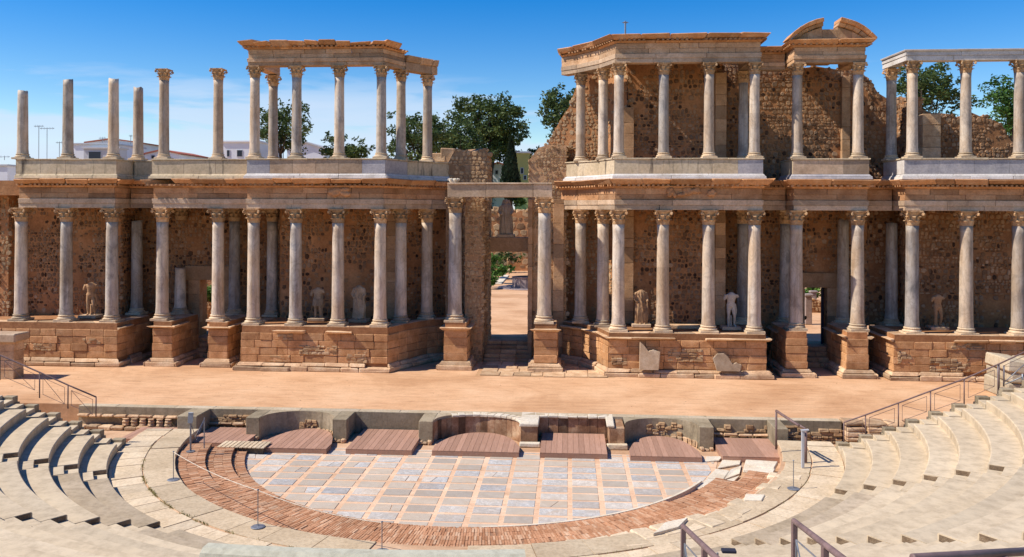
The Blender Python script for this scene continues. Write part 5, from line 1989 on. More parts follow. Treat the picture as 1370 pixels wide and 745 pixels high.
def leg(mb, hip, knee, ankle, toe):
    tube(mb, [hip, tuple((a * 0.5 + b * 0.5) for a, b in zip(hip, knee)), knee, tuple(a * 0.62 + b * 0.38 for a, b in zip(knee, ankle)), ankle], [0.098, 0.088, 0.062, 0.068, 0.042], 10)
    tube(mb, [ankle, tuple(a * 0.4 + b * 0.6 for a, b in zip(ankle, toe)), toe], [0.045, 0.045, 0.028], 8)


def draped(mb, rng, w0=0.27, w1=0.21):
    """Robe that falls in folds from the shoulders to the feet."""
    seg, n = 40, 14
    V, Fs = [], []
    for i in range(n + 1):
        t = i / n
        z = 0.03 + t * 1.44
        a = w0 * (1 - t) + w1 * t + 0.02 * math.sin(3.3 * t)
        b = a * 0.66
        if t > 0.93:
            a *= 0.72
            b *= 0.8
        for k in range(seg):
            th_ = 2 * math.pi * k / seg
            fold = 0.045 * (1 - 0.55 * t) * math.sin(11 * th_ + 2.5 * t) + 0.014 * math.sin(23 * th_ - 3 * t)
            V.append(((a + fold) * math.cos(th_), (b + fold) * math.sin(th_), z))
    for i in range(n):
        for k in range(seg):
            k2 = (k + 1) % seg
            Fs.append((i * seg + k, i * seg + k2, (i + 1) * seg + k2, (i + 1) * seg + k))
    Fs += [tuple(range(seg))[::-1], tuple(n * seg + k for k in range(seg))]
    mb.add(V, Fs)
    for k in range(7):                                  # sweeping folds across the front
        x0_ = -0.2 + k * 0.025
        tube(mb, [(x0_, -0.13, 1.36 - k * 0.06), (-0.02 + k * .01, -0.20 - 0.01 * (k % 2), 1.0 - k * 0.075), (0.2, -0.14, 0.86 - k * 0.02)], 0.022, 6)
    for k in range(9):
        x_ = -0.22 + k * 0.055
        tube(mb, [(x_ * 0.7, -0.16, 0.95), (x_ * 0.95, -0.185, 0.5), (x_ * 1.1, -0.19, 0.05)], [0.014, 0.022, 0.028], 6)


def statue(kind, px, py_base, Y, z, scale, label, rot=0.0, name='statue', mat='statue'):
    x = XP(px, Y, py_base)
    t = thing(name, label, 'statue', (x, Y, z), 'headless marble statues among the columns')
    rng = random.Random(px)
    mb = MB()
    if kind == 'toga':
        draped(mb, rng)
        torso(mb)
        tube(mb, [(-0.21, 0, 1.40), (-0.33, -0.02, 1.14), (-0.20, -0.13, 0.98)], [0.075, 0.06, 0.05], 8)
        tube(mb, [(0.21, 0, 1.40), (0.28, -0.04, 1.15), (0.24, -0.18, 1.0)], [0.075, 0.065, 0.055], 8)
        for k in range(5):
            tube(mb, [(0.24, -0.17, 1.0), (0.27 + 0.01 * k, -0.16 + 0.03 * k, 0.6), (0.25, -0.15 + 0.03 * k, 0.15)], [0.03, 0.04, 0.035], 6)
        ell(mb, (0.1, -0.19, 0.03), 0.05, 0.11, 0.035)
        ell(mb, (-0.1, -0.19, 0.03), 0.05, 0.11, 0.035)
    elif kind == 'cuirass':
        torso(mb, 0.02, 0, 1.15)
        for k in range(14):                              # pleated skirt of the cuirass
            a = 2 * math.pi * k / 14
            tube(mb, [(0.19 * math.cos(a), 0.14 * math.sin(a), 0.96), (0.225 * math.cos(a), 0.17 * math.sin(a), 0.62)], [0.045, 0.05], 6)
        ell(mb, (0, 0, 0.8), 0.2, 0.145, 0.2)
        leg(mb, (-0.09, 0, 0.85), (-0.11, -0.02, 0.48), (-0.11, 0.02, 0.07), (-0.14, -0.15, 0.03))
        leg(mb, (0.09, 0, 0.85), (0.12, -0.07, 0.48), (0.13, 0.04, 0.07), (0.17, -0.12, 0.03))
        tube(mb, [(-0.23, 0, 1.42), (-0.31, 0, 1.22), (-0.30, -0.03, 1.1)], [0.075, 0.065, 0.05], 8)
        tube(mb, [(0.23, 0, 1.42), (0.30, 0.0, 1.24)], [0.08, 0.065], 8)
        for k in range(6):                               # cloak behind the shoulder
            tube(mb, [(0.16 - k * .05, 0.1, 1.45), (0.2 - k * .06, 0.16, 0.95), (0.22 - k * 0.07, 0.14, 0.5)], [0.03, 0.05, 0.04], 6)
        tube(mb, [(0.13, 0.08, 0.6), (0.16, 0.1, 0.0)], [0.08, 0.1], 8)   # tree-stump support
    elif kind == 'nude':
        torso(mb, 0.05, 0, 1.05)
        ell(mb, (0, 0.02, 0.92), 0.175, 0.13, 0.12)
        leg(mb, (-0.085, 0, 0.90), (-0.10, -0.03, 0.49), (-0.10, 0.02, 0.07), (-0.14, -0.15, 0.03))
        leg(mb, (0.095, 0, 0.90), (0.15, -0.10, 0.50), (0.17, 0.05, 0.08), (0.22, -0.12, 0.03))
        tube(mb, [(-0.20, 0, 1.42), (-0.27, 0.01, 1.24), (-0.28, 0.01, 1.18)], [0.08, 0.062, 0.055], 8)
        tube(mb, [(0.24, 0, 1.42), (0.31, -0.02, 1.3)], [0.08, 0.06], 8)
        for k in range(5):                               # cloth over hip
            tube(mb, [(0.20 - .02 * k, 0.0 + .03 * k, 1.02), (0.26 - .01 * k, .05 + .02 * k, 0.7), (0.22, 0.09, 0.42)], [0.035, 0.04, 0.03], 6)
        tube(mb, [(0.02, 0.13, 0.5), (0.02, 0.12, 0.0)], [0.06, 0.08], 8)
    elif kind == 'goddess':
        draped(mb, rng, 0.33, 0.24)
        torso(mb, 0, 0, 1.2)
        tube(mb, [(-0.24, 0, 1.40), (-0.34, -0.05, 1.12), (-0.22, -0.25, 0.98)], [0.08, 0.07, 0.05], 8)
        tube(mb, [(0.24, 0, 1.40), (0.34, -0.05, 1.12), (0.22, -0.25, 0.98)], [0.08, 0.07, 0.05], 8)
        ell(mb, (0, -0.01, 1.62), 0.095, 0.11, 0.13)
        ell(mb, (0, -0.12, 1.61), 0.016, 0.025, 0.028)
        tube(mb, [(0, 0, 1.48), (0, 0, 1.56)], 0.06, 8)
        tube(mb, [(-0.12, 0.05, 1.70), (-0.17, 0.06, 1.45)], [0.05, 0.07], 8)
        tube(mb, [(0.12, 0.05, 1.70), (0.17, 0.06, 1.45)], [0.05, 0.07], 8)
    V = [(p[0] * scale, p[1] * scale, p[2] * scale + 0.14) for p in mb.v]
    c_, s_ = math.cos(rot), math.sin(rot)
    mb.v = [(x_ * c_ - y_ * s_, x_ * s_ + y_ * c_, z_) for x_, y_, z_ in V]
    o = remeshed(mb, 'figure', mat, 0.02, (0, 0, 0), t)
    pb = MB()
    hexa(pb, boxc(-0.42 * scale, 0.42 * scale, -0.34 * scale, 0.34 * scale, 0, 0.165), 0.01, 0.02, rng)
    pb.build('plinth', 'statue', t, origin=(0, 0, 0))
    return t


statue('nude', 121, 428, 45.9, 2.35, 1.22, 'shaded headless nude statue between the columns of the far left podium', 0.3, mat='sandwall')  # shade put into the colour: darker stone than the other statues
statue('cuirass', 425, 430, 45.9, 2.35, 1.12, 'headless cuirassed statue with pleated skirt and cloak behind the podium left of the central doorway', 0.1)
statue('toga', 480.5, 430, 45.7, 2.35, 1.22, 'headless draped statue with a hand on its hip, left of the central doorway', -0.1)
statue('toga', 857.5, 440, 46.0, 2.25, 1.22, 'draped headless statue in shade between two columns of the right podium', 0.2, mat='sandwall')  # wall stone in place of statue marble, its darker tone painting the shade
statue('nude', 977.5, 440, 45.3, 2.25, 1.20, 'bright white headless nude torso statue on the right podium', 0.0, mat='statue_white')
statue('nude', 1254, 440, 46.0, 2.3, 1.12, 'dim shaded headless statue behind the far right podium', 0.2, mat='sandwall')  # dimness painted in: darker wall stone serves as shaded marble
statue('goddess', 677, 320, 49.75, 6.95, 1.22, 'veiled robed statue standing on the lintel inside the central doorway', 0.0)

t = thing('statue_plinth', 'low empty stone plinth on the right podium behind the middle column', 'plinth', (X4(918, 45.6), 45.6, 2.25))
block('slab', X4(918, 45.6) - 0.9, X4(918, 45.6) + 0.9, 45.3, 45.9, 2.25, 2.42, 'podium_pale', t, 0.015, 0.02)


def fragment(label, outline, x, y, z, th_, lean, mat='statue', name='marble_fragment'):
    """Broken slab of stone: outline in metres, real thickness, leaning back."""
    rng = random.Random(len(label))
    n = len(outline)
    mb = MB()
    V = []
    for d, s in ((0.0, 1.0), (0.03, 1.06), (th_, 1.0)):
        cxm = sum(p[0] for p in outline) / n
        czm = sum(p[1] for p in outline) / n
        for a, b in outline:
            zz = czm + (b - czm) * s
            V.append((cxm + (a - cxm) * s + rng.uniform(-.01, .01), d + lean * max(0, zz) + rng.uniform(-.01, .01), max(0.0, zz)))
    Fs = [tuple(range(n))[::-1], tuple(range(2 * n, 3 * n))]
    for r_ in (0, 1):
        Fs += [(r_ * n + i, r_ * n + (i + 1) % n, (r_ + 1) * n + (i + 1) % n, (r_ + 1) * n + i) for i in range(n)]
    mb.add(V, [f[::-1] for f in Fs])
    o = mb.build(name, mat)
    o.location = (x, y, z)
    tag(o, label, 'fragment')
    return o


fragment('tall pale marble fragment leaning on the right podium below its left columns', [(0, 0), (0.95, 0), (1.02, 0.9), (0.7, 1.0), (0.45, 0.92), (0.2, 1.25), (0.03, 1.38)], X4(856, 43.2), 43.14, 0.42, 0.2, 0.12)
fragment('broken pale relief fragment leaning on the right podium below the white torso', [(0.18, 0), (1.3, 0), (1.38, 0.3), (1.15, 0.42), (0.95, 0.34), (0.72, 0.72), (0.52, 0.86), (0.2, 0.84), (0.0, 0.62), (0.1, 0.3)], X4(955, 43.2), 43.14, 0.42, 0.2, 0.12)
x = XP(598, 45.0, 238)
mb = MB()
for k in range(6):
    a = k * 1.05
    tube(mb, [(0.1 * math.cos(a), 0.1 * math.sin(a), 0), (0.24 * math.cos(a), 0.2 * math.sin(a), 0.2), (0.36 * math.cos(a), 0.25 * math.sin(a), 0.17)], [0.09, 0.08, 0.05], 7)
ell(mb, (0, 0, 0.1), 0.26, 0.2, 0.14)
o = remeshed(mb, 'carved_fragment', 'whitestone', 0.025, (x + 0.35, 45.1, 10.03))
tag(o, 'small white carved leaf fragment on the left end of the marble beam', 'fragment')


# side tribunal stones at the far left and far right of the stage
xa, ya = SV(-14, 470, 40.0)[0], 40.0
t = thing('tribune', 'grey stone tribune block with a thick top slab at the left edge of the stage', 'tribune', (xa, ya, 0))
x1 = SV(23, 470, 40.0)[0]
for k in range(4):
    block('block', xa - 2.0, x1 - 0.25, 40.1, 40.9, k * 0.47, k * 0.47 + 0.465, 'podium_pale', t, 0.012, 0.02)
block('top_slab', xa - 2.1, x1, 39.8, 41.0, 1.885, 2.3, 'archi', t, 0.02, 0.05)
xa = SV(1342, 480, 40.0)[0]
t = thing('tribune', 'heap of big grey broken stone blocks at the right edge of the stage', 'tribune', (xa, 40.0, 0))
rng = random.Random(4)
for k, (dx_, dz_, w_, h_, tl) in enumerate(((0.0, 0.0, 2.4, 0.75, 0.0), (0.1, 0.76, 2.6, 0.5, 0.12), (0.05, 1.3, 1.1, 0.55, 0.16), (1.2, 1.22, 1.6, 0.5, 0.0))):
    mb = MB()
    hexa(mb, [(xa + dx_, 39.6, dz_), (xa + dx_ + w_, 39.6, dz_ - tl), (xa + dx_ + w_, 41.8, dz_ - tl), (xa + dx_, 41.8, dz_), (xa + dx_ + .08, 39.7, dz_ + h_), (xa + dx_ + w_, 39.6, dz_ + h_ - tl), (xa + dx_ + w_, 41.8, dz_ + h_ - tl), (xa + dx_, 41.8, dz_ + h_)], 0.05, 0.06, rng)
    mb.build('block', 'coping', t)


# ================================================================== RAILINGS, STANCHIONS, SIGNS
def long_rail(label, pts_top, posts_len, panels=True):
    """Handrail along pts_top with posts down and thin cross wires between them."""
    t = thing('handrail', label, 'handrail', pts_top[0], 'brown steel handrails')
    mb = MB()
    tube(mb, pts_top, 0.03, 8)
    mb.build('rail', 'rail', t, True)
    for p, l in zip(pts_top, posts_len):
        if l <= 0:
            continue
        mb = MB()
        tube(mb, [p, (p[0], p[1], p[2] - l)], 0.024, 8)
        mb.build('post', 'rail', t, True)
    if panels:
        for (p, l), (q, l2) in zip(list(zip(pts_top, posts_len)), list(zip(pts_top, posts_len))[1:]):
            P, Q = Vector(p), Vector(q)
            dz = Vector((0, 0, 1))
            mb = MB()
            A, B = P.lerp(Q, 0.12) - dz * 0.15, P.lerp(Q, 0.88) - dz * 0.15
            C_, D = P.lerp(Q, 0.88) - dz * (l * 0.8), P.lerp(Q, 0.12) - dz * (l * 0.8)
            for a, b in ((A, B), (B, C_), (C_, D), (D, A), (A, C_)):
                tube(mb, [a, b], 0.009, 5)
            mb.build('wire_panel', 'rail', t)
    return t


def on_plane(px, py, Y):
    x, z = SV(px, py, Y)
    return (x, Y, z)


yl = CUT_L + 0.22
long_rail('sloping brown handrail with wire panels at the upper left edge of the seating', [on_plane(a, b, yl) for a, b in ((-40, 459), (0, 475), (53, 498), (91, 515), (128.5, 531))],
          [0.95, 0.95, 0.98, 0.9, 0.75])
yr = CUT_R + 0.22
long_rail('long sloping brown handrail with wire panels along the right edge of the seating', [on_plane(a, b, yr) for a, b in ((1129, 565), (1158, 555), (1202, 539), (1245, 523), (1290, 507), (1336, 487), (1390, 462))],
          [0.85, 0.85, 0.9, 0.95, 0.95, 0.95, 0.95])
p0, p1 = on_plane(1334, 488, 33.0), on_plane(1400, 500, 33.0)
t = thing('railing', 'short railing with crossed wires beside the broken stones at the right edge', 'railing', p0)
for a, b, r in (((1343, 489), (1343, 517), 0.03), ((1368, 500), (1368, 517), 0.03), ((1343, 512), (1372, 486), 0.015), ((1345, 514), (1395, 492), 0.02), ((1336, 487), (1336, 527), 0.045)):
    mb = MB()
    tube(mb, [on_plane(*a, 33.0), on_plane(*b, 33.0)], r, 7)
    mb.build('bar', 'steel', t, True)


def stanchion(label, px, py_top, py_base, z):
    x, y = GR(px, py_base, z)
    h = SV(px, py_top, y)[1] - z
    t = thing('stanchion', label, 'stanchion', (x, y, z), 'thin rope stanchions on the walkway')
    mb = MB()
    lathe(mb, [(0.19, 0.0), (0.20, 0.015), (0.17, 0.03), (0.03, 0.04)], 18)
    mb.build('foot_plate', 'steel', t, origin=(0, 0, 0))
    mb = MB()
    tube(mb, [(0, 0, 0.03), (0, 0, h)], 0.014, 8)
    mb.build('pole', 'steel', t, origin=(0, 0, 0))
    mb = MB()
    lathe(mb, [(0.02, h - 0.02), (0.03, h), (0.02, h + 0.02)], 10)
    mb.build('cap', 'steel', t, origin=(0, 0, 0))
    return Vector((x, y, z + h))


s1 = stanchion('thin stanchion on the left part of the walkway, at the upper end of the rope', 232, 604, 642, -0.365)
s2 = stanchion('thin stanchion before the brick steps at the lower left, where the rope passes', 345, 655, 705, -0.365)
s3 = stanchion('bare thin stanchion at the bottom beside the brick steps, its foot hidden by the parapet', 511, 698, 738, -0.365)
s4 = stanchion('thin stanchion on a round foot plate on the right part of the walkway', 1061.5, 616, 654, -0.365)
mb = MB()
pts = []
for a, b, sag in ((s1, s2, 0.10), (s2, s3, 0.13)):
    for k in range(9):
        q = k / 8
        p = a.lerp(b, q)
        p.z -= sag * 4 * q * (1 - q) + 0.02
        pts.append(p)
tube(mb, pts, 0.012, 6)
tag(mb.build('rope', 'rope'), 'pale rope hanging between the three stanchions on the left', 'rope')

# sign post with rope loop by the leftmost pier
x, y = GR(255, 604, -0.5)
t = thing('sign_post', 'grey sign post with a small plate beside the leftmost pier', 'sign', (x, y, -0.5))
h = SV(255, 563, y)[1] + 0.5
mb = MB()
tube(mb, [(0, 0, 0), (0, 0, h)], 0.035, 8)
mb.build('post', 'steel', t, origin=(0, 0, 0))
mb = MB()
hexa(mb, [(-.10, -.05, h - .08), (.10, -.05, h - .08), (.10, -.02, h - .05), (-.10, -.02, h - .05), (-.10, .0, h + .3), (.10, .0, h + .3), (.10, .03, h + .32), (-.10, .03, h + .32)], 0, 0.006)
mb.build('plate', 'steel', t, origin=(0, 0, 0))
mb = MB()
lathe(mb, [(0.16, 0), (0.16, 0.02)], 14)
mb.build('foot_plate', 'steel', t, origin=(0, 0, 0))
mb = MB()
for k in range(2):
    tube(mb, [(0.02, 0.0, h * 0.9), (0.12 + .06 * k, 0.1, h * (0.45 - .1 * k)), (0.30, 0.5, h * 0.95)], 0.012, 5)
tube(mb, [(0.30, 0.5, 0), (0.30, 0.5, h)], 0.025, 6)
mb.build('chain_post', 'steel', t, origin=(0, 0, 0))

# info lectern with rails at the right end of the walkway
x, y = GR(1074, 626, -0.37)
t = thing('info_stand', 'white slim information post with brown handrails at the right end of the stage front', 'info stand', (x, y, -0.37))
hh = SV(1074, 572, y)[1] + 0.37
mb = MB()
hexa(mb, boxc(-0.05, 0.05, -0.04, 0.04, 0, hh - 0.12), 0, 0.015)
mb.build('post', 'panelwhite', t, origin=(0, 0, 0))
mb = MB()
hexa(mb, [(-.05, -.06, hh - .13), (.2, -.05, hh - .10), (.2, .05, hh - .10), (-.05, .06, hh - .13), (-.08, -.06, hh - .08), (.2, -.05, hh - .05), (.2, .05, hh - .05), (-.08, .06, hh - .08)], 0, 0.006)
mb.build('arm', 'panelwhite', t, origin=(0, 0, 0))
mb = MB()
tube(mb, [(-0.45, 1.9, hh + 0.12), (-0.05, 0.35, hh - 0.02)], 0.05, 8)
tube(mb, [(-0.1, 1.9, hh - 0.12), (0.26, 0.6, hh - 0.2)], 0.045, 8)
tube(mb, [(-0.45, 1.9, 0.1), (-0.45, 1.9, hh + 0.12)], 0.04, 8)
tube(mb, [(0.27, 0.6, 0.0), (0.27, 0.6, hh - 0.2)], 0.05, 8)
mb.build('guard_rail', 'rail', t, True, origin=(0, 0, 0))


# near handrails at the bottom right
def cam_pt(px, py, d):
    u, v = _uv(px, py)
    xc = u * d / F
    return Vector((xc * CT - d * ST, xc * ST + d * CT, HC - v * d / F))


def near_rail(label, top, end, n_post):
    a, b = cam_pt(*top), cam_pt(*end)
    b = a + (b - a) * 1.5
    t = thing('handrail', label, 'handrail', tuple(a), 'brown steel handrails')
    mb = MB()
    tube(mb, [a - (b - a) * 0.004, a, b], 0.024, 12)
    mb.build('rail', 'rail', t, True)
    for k in range(n_post):
        p = a.lerp(b, k / max(1, n_post - 1) * 0.95 + 0.004)
        mb = MB()
        hexa(mb, boxc(p.x - 0.022, p.x + 0.022, p.y - 0.03, p.y + 0.03, p.z - 1.15, p.z - 0.01), 0, 0.004)
        mb.build('post', 'rail', t)
    d = (b - a)
    mb = MB()
    q0, q1 = a + d * 0.04 + Vector((0, 0, -0.15)), a + d * 0.45 + Vector((0, 0, -0.15))
    for s, e in ((q0, q1), (q0, q0 + Vector((0, 0, -0.8))), (q0 + Vector((0, 0, -0.8)), q1 + Vector((0, 0, -0.8))), (q0, q1 + Vector((0, 0, -0.8)))):
        tube(mb, [s, e], 0.007, 6)
    mb.build('wire_panel', 'steel', t)
    return t


near_rail('near brown handrail left of its twin, running down out of view at the bottom', (914, 704, 8.0), (957, 745, 6.1), 3)
near_rail('near brown handrail post and rail at the lower right, taller in view than its twin', (1062.5, 697, 7.4), (1125, 745, 5.6), 3)
near_rail('nearly level brown handrail crossing the bottom right corner', (1222, 746.5, 4.6), (1385, 737, 4.9), 3)
x, y = GR(975, 738, -0.2)
pp = cam_pt(975, 737, 7.6)
t = thing('step_light', 'small dark plate on a thin stand behind the near handrail', 'sign', tuple(pp))
mb = MB()
hexa(mb, boxc(-0.065, 0.065, -0.035, 0.035, -0.012, 0.015), 0, 0.005)
mb.build('plate', 'darkcloth', t, origin=(0, 0, 0))
mb = MB()
tube(mb, [(-0.1, 0, -0.02), (-0.13, 0, -1.1)], 0.01, 6)
mb.build('stand', 'steel', t, origin=(0, 0, 0))

# loose white slabs and broken paving at the right end of the brick steps
rng = random.Random(14)


def flat_slab(label, quad, z, th_, mat='whitestone', name='marble_slab', group=None):
    pts_ = [GR(a, b, z + th_) for a, b in quad]
    cx_, cy_ = sum(p[0] for p in pts_) / 4, sum(p[1] for p in pts_) / 4
    mb = MB()
    hexa(mb, [(p[0], p[1], z) for p in pts_] + [(p[0], p[1], z + th_) for p in pts_], 0.015, 0.02, rng)
    o = mb.build(name, mat, None, origin=(cx_, cy_, z))
    return tag(o, label, 'slab', group)


flat_slab('large white slab lying on the outer edge of the brick steps at the bottom right', [(874, 714), (908, 705), (920, 692), (890, 698)], -0.50, 0.2)
flat_slab('white slab on the right part of the brick steps, beside the rough kerb stones', [(995, 668), (1020, 669), (1024, 661), (997, 660)], -0.5, 0.19)
flat_slab('small white slab on the brick steps at the bottom middle', [(802, 726), (829, 723), (827, 718), (806, 720)], -0.55, 0.12)
flat_slab('long white marble slab at the right end of the brick steps, upper one', [(996, 622), (1036, 626), (1041, 617), (998, 614)], -0.64, 0.14)
flat_slab('long white marble slab at the right end of the brick steps, lower one', [(994, 628), (1034, 632), (1037, 626), (996, 622)], -0.66, 0.12)
wp = thing('broken_paving', 'patch of broken white paving at the right end of the tiled orchestra floor', 'paving', (*GR(970, 635, -0.9), -0.9))
for k, q in enumerate([[(930, 652), (958, 655), (968, 642), (946, 640)], [(946, 639), (968, 641), (976, 629), (958, 627)], [(969, 641), (990, 634), (992, 622), (977, 629)], [(960, 626), (990, 621), (992, 612), (966, 616)],
                       [(958, 656), (974, 651), (990, 636), (969, 643)], [(942, 617), (962, 616), (968, 610), (945, 611)], [(904, 664), (930, 653), (940, 645), (931, 648)]]):
    pts_ = [GR(a, b, -0.85) for a, b in q]
    mb = MB()
    hexa(mb, [(p[0], p[1], -0.9) for p in pts_] + [(p[0], p[1], -0.85 + rng.uniform(-.015, .02)) for p in pts_], 0.012, 0.015, rng)
    mb.build('slab', 'whitestone', wp)
kerb = thing('rough_kerb', 'row of rough broken stones along the outer edge of the brick steps on the right', 'kerb', pol(11.5, 50, -0.5))
for k in range(15):
    a = 22 + k * 3.4
    mb = MB()
    r0, r1 = 11.35 + rng.uniform(-.15, .1), 12.1 + rng.uniform(-.2, .35)
    hexa(mb, [pol(r0, a + 3.1, -0.6), pol(r0, a, -0.6), pol(r1, a, -0.6), pol(r1, a + 3.1, -0.6), pol(r0, a + 3.1, -0.405), pol(r0, a, -0.405), pol(r1, a, -0.362), pol(r1, a + 3.1, -0.362)], 0.03, 0.05, rng)
    mb.build('kerb_stone', 'slab', kerb)


# ================================================================== GARDEN BEYOND THE CENTRAL DOORWAY
ZG = 0.95


def tree(name, label, px, Y, zb, crown, leafm, seed, leaf=0.3, n=2600, trunk_r=0.22, group='trees behind the stage building', cat='tree', lobes=14, clump=0.62, flat=1.0):
    """crown = (px left, px right, py bottom, py top) as surveyed at distance Y; ragged clumps of leaf faces round real limbs."""
    rng = random.Random(seed)
    (x0, z0_), (x1, z1_) = SV(crown[0], crown[2], Y), SV(crown[1], crown[3], Y)
    xc, zc_ = (x0 + x1) / 2, (z0_ + z1_) / 2
    rx, rz = abs(x1 - x0) / 2, abs(z1_ - z0_) / 2
    ry = min(rx, max(rz, 1.0)) * 1.0
    xt = XP(px, Y)
    t = thing(name, label, cat, (xt, Y, zb), group)
    tk = MB()
    top = zc_ + rz * 0.35
    wob = [rng.uniform(-0.12, 0.12) * rx for _ in range(5)]
    spine = [Vector((xt + (xc - xt) * q + (wob[i] if 0 < i < 4 else 0), Y + (wob[(i + 2) % 5] if i else 0), zb - 0.2 + (top - zb + 0.2) * q)) for i, q in enumerate((0, 0.3, 0.55, 0.8, 1.0))]
    tube(tk, spine, [trunk_r * 1.25, trunk_r, trunk_r * 0.75, trunk_r * 0.5, trunk_r * 0.15], 9)
    cl = []
    for k in range(lobes):
        while True:
            p = Vector((rng.uniform(-1, 1), rng.uniform(-1, 1), rng.uniform(-1, 1)))
            if 0.3 < p.length < 0.98:
                break
        c = Vector((xc + p.x * rx * 0.80, Y + p.y * ry * 0.8, zc_ + p.z * rz * 0.80))
        cl.append(c)
        s = spine[rng.choice((1, 2, 3))]
        mid = s.lerp(c, 0.5) + Vector((0, 0, -0.1 * rz))
        tube(tk, [s, mid, c], [trunk_r * 0.42, trunk_r * 0.26, trunk_r * 0.08], 6)
    tk.build('trunk', 'bark', t, True)
    cr_ = MB()
    r_ = clump * (rx * ry * rz) ** (1 / 3)
    sub = []
    for c in cl:
        for _ in range(7):
            v = Vector((rng.gauss(0, 1), rng.gauss(0, 1), rng.gauss(0, 0.75 * flat)))
            v = v.normalized() * r_ * rng.uniform(0.35, 1.0)
            sub.append((c + v, r_ * rng.uniform(0.22, 0.42)))
    tot = sum(s for _, s in sub)
    for c, s in sub:
        tone = rng.uniform(0, 0.55)
        for _ in range(max(6, int(n * s / tot))):
            v = Vector((rng.gauss(0, 1), rng.gauss(0, 1), rng.gauss(0, 0.8)))
            p = c + v.normalized() * s * rng.uniform(0.1, 1.0) ** 0.6
            a = Vector((rng.gauss(0, 1), rng.gauss(0, 1), rng.gauss(0, 0.6))).normalized()
            b = a.cross(Vector((rng.gauss(0, 1), rng.gauss(0, 1), rng.gauss(0, 1)))).normalized()
            l_ = leaf * rng.uniform(0.6, 1.25)
            w_ = l_ * rng.uniform(0.35, 0.55)
            cr_.add([p - a * l_ * 0.5, p + b * w_ * 0.5, p + a * l_ * 0.5, p - b * w_ * 0.5], [(0, 1, 2, 3)], min(1, tone + rng.uniform(0, 0.45)))
    cr_.build('crown', leafm, t)
    return t


tree('leafy_tree', 'leafy olive green tree seen between the left columns of the free colonnade', 377, 82, ZG, (340, 417, 222, 134), 'leaf', 1, 0.40, 3600)
tree('leafy_tree', 'round dark green tree seen through the middle of the free colonnade', 459, 84, ZG, (425, 494, 226, 172), 'leaf', 2, 0.40, 2600)
tree('leafy_tree', 'green tree partly behind the right end columns of the free colonnade', 560, 80, ZG, (514, 604, 232, 152), 'leaf', 3, 0.40, 5200, lobes=20)
tree('leafy_tree', 'dark bush of foliage behind the ruined wall right of the free colonnade', 604, 90, ZG, (572, 655, 238, 145), 'leaf', 4, 0.42, 6500, lobes=24)
tree('leafy_tree', 'large open-crowned tree standing behind the central doorway, tallest of the trees in view', 652, 112, 8.0, (598, 706, 208, 124), 'leaf', 5, 0.55, 11000, 0.4, lobes=22)
def cypress(label, px0, px1, py0, py1, Y, zb):
    """Dense spindle of upright leaf sprays round a straight trunk."""
    rng = random.Random(6)
    (x0, z0_), (x1, z1_) = SV(px0, py0, Y), SV(px1, py1, Y)
    xc, rm, H_ = (x0 + x1) / 2, (x1 - x0) / 2, z1_ - z0_
    t = thing('cypress_tree', label, 'tree', (xc, Y, zb), 'trees behind the stage building')
    tk = MB()
    tube(tk, [(xc, Y, zb - 0.2), (xc, Y, z0_ + H_ * 0.5), (xc, Y, z1_ - 0.4)], [0.3, 0.2, 0.03], 8)
    tk.build('trunk', 'bark', t, True)
    mb = MB()
    for _ in range(9000):
        q = rng.random() ** 0.8
        r_ = rm * (min(1, (1 - q) / 0.75) ** 0.75) * min(1, 0.55 + q * 2) * rng.uniform(0.55, 1.05)
        a = rng.uniform(0, 2 * math.pi)
        r_ *= 1 + 0.14 * math.sin(a * 3 + q * 9)
        p = Vector((xc + r_ * math.cos(a), Y + r_ * math.sin(a), z0_ + q * H_))
        up = Vector((0.35 * math.cos(a), 0.35 * math.sin(a), 1)) + Vector((rng.gauss(0, .25), rng.gauss(0, .25), 0))
        sd = Vector((-math.sin(a), math.cos(a), 0)) + Vector((rng.gauss(0, .4), rng.gauss(0, .4), rng.gauss(0, .2)))
        l_ = rng.uniform(0.3, 0.6)
        u_, w_ = up.normalized() * l_ * 0.5, sd.normalized() * l_ * 0.22
        mb.add([p - u_, p + w_, p + u_, p - w_], [(0, 1, 2, 3)], rng.random())
    mb.build('crown', 'leaf_dark', t)


cypress('dark narrow cypress in the gap above the marble beam', 669.5, 697, 268, 185, 105.6, 8.0)
tree('leafy_tree', 'tree rising behind the ruined wall beside the right upper colonnade', 752, 62, ZG, (726, 784, 200, 98), 'leaf', 7, 0.34, 3000)
tree('leafy_tree', 'small green shrubby tree in the gap right of the cypress', 713, 114, 8.0, (700, 726, 262, 190), 'leaf', 8, 0.5, 1800)
tree('leafy_tree', 'olive green tree behind the bare white architrave', 1232, 66, ZG, (1172, 1288, 170, 78), 'leaf', 9, 0.36, 4600)
tree('pine_tree', 'bright green pine behind the far right ruined wall', 1352, 70, ZG, (1312, 1410, 190, 102), 'leaf_bright', 10, 0.34, 4600, clump=0.7)
tree('leafy_tree', 'dark tree filling the view above the garden wall behind the distant statue', 660, 118, 8.0, (600, 668, 285, 200), 'leaf', 12, 0.5, 3600, lobes=22)
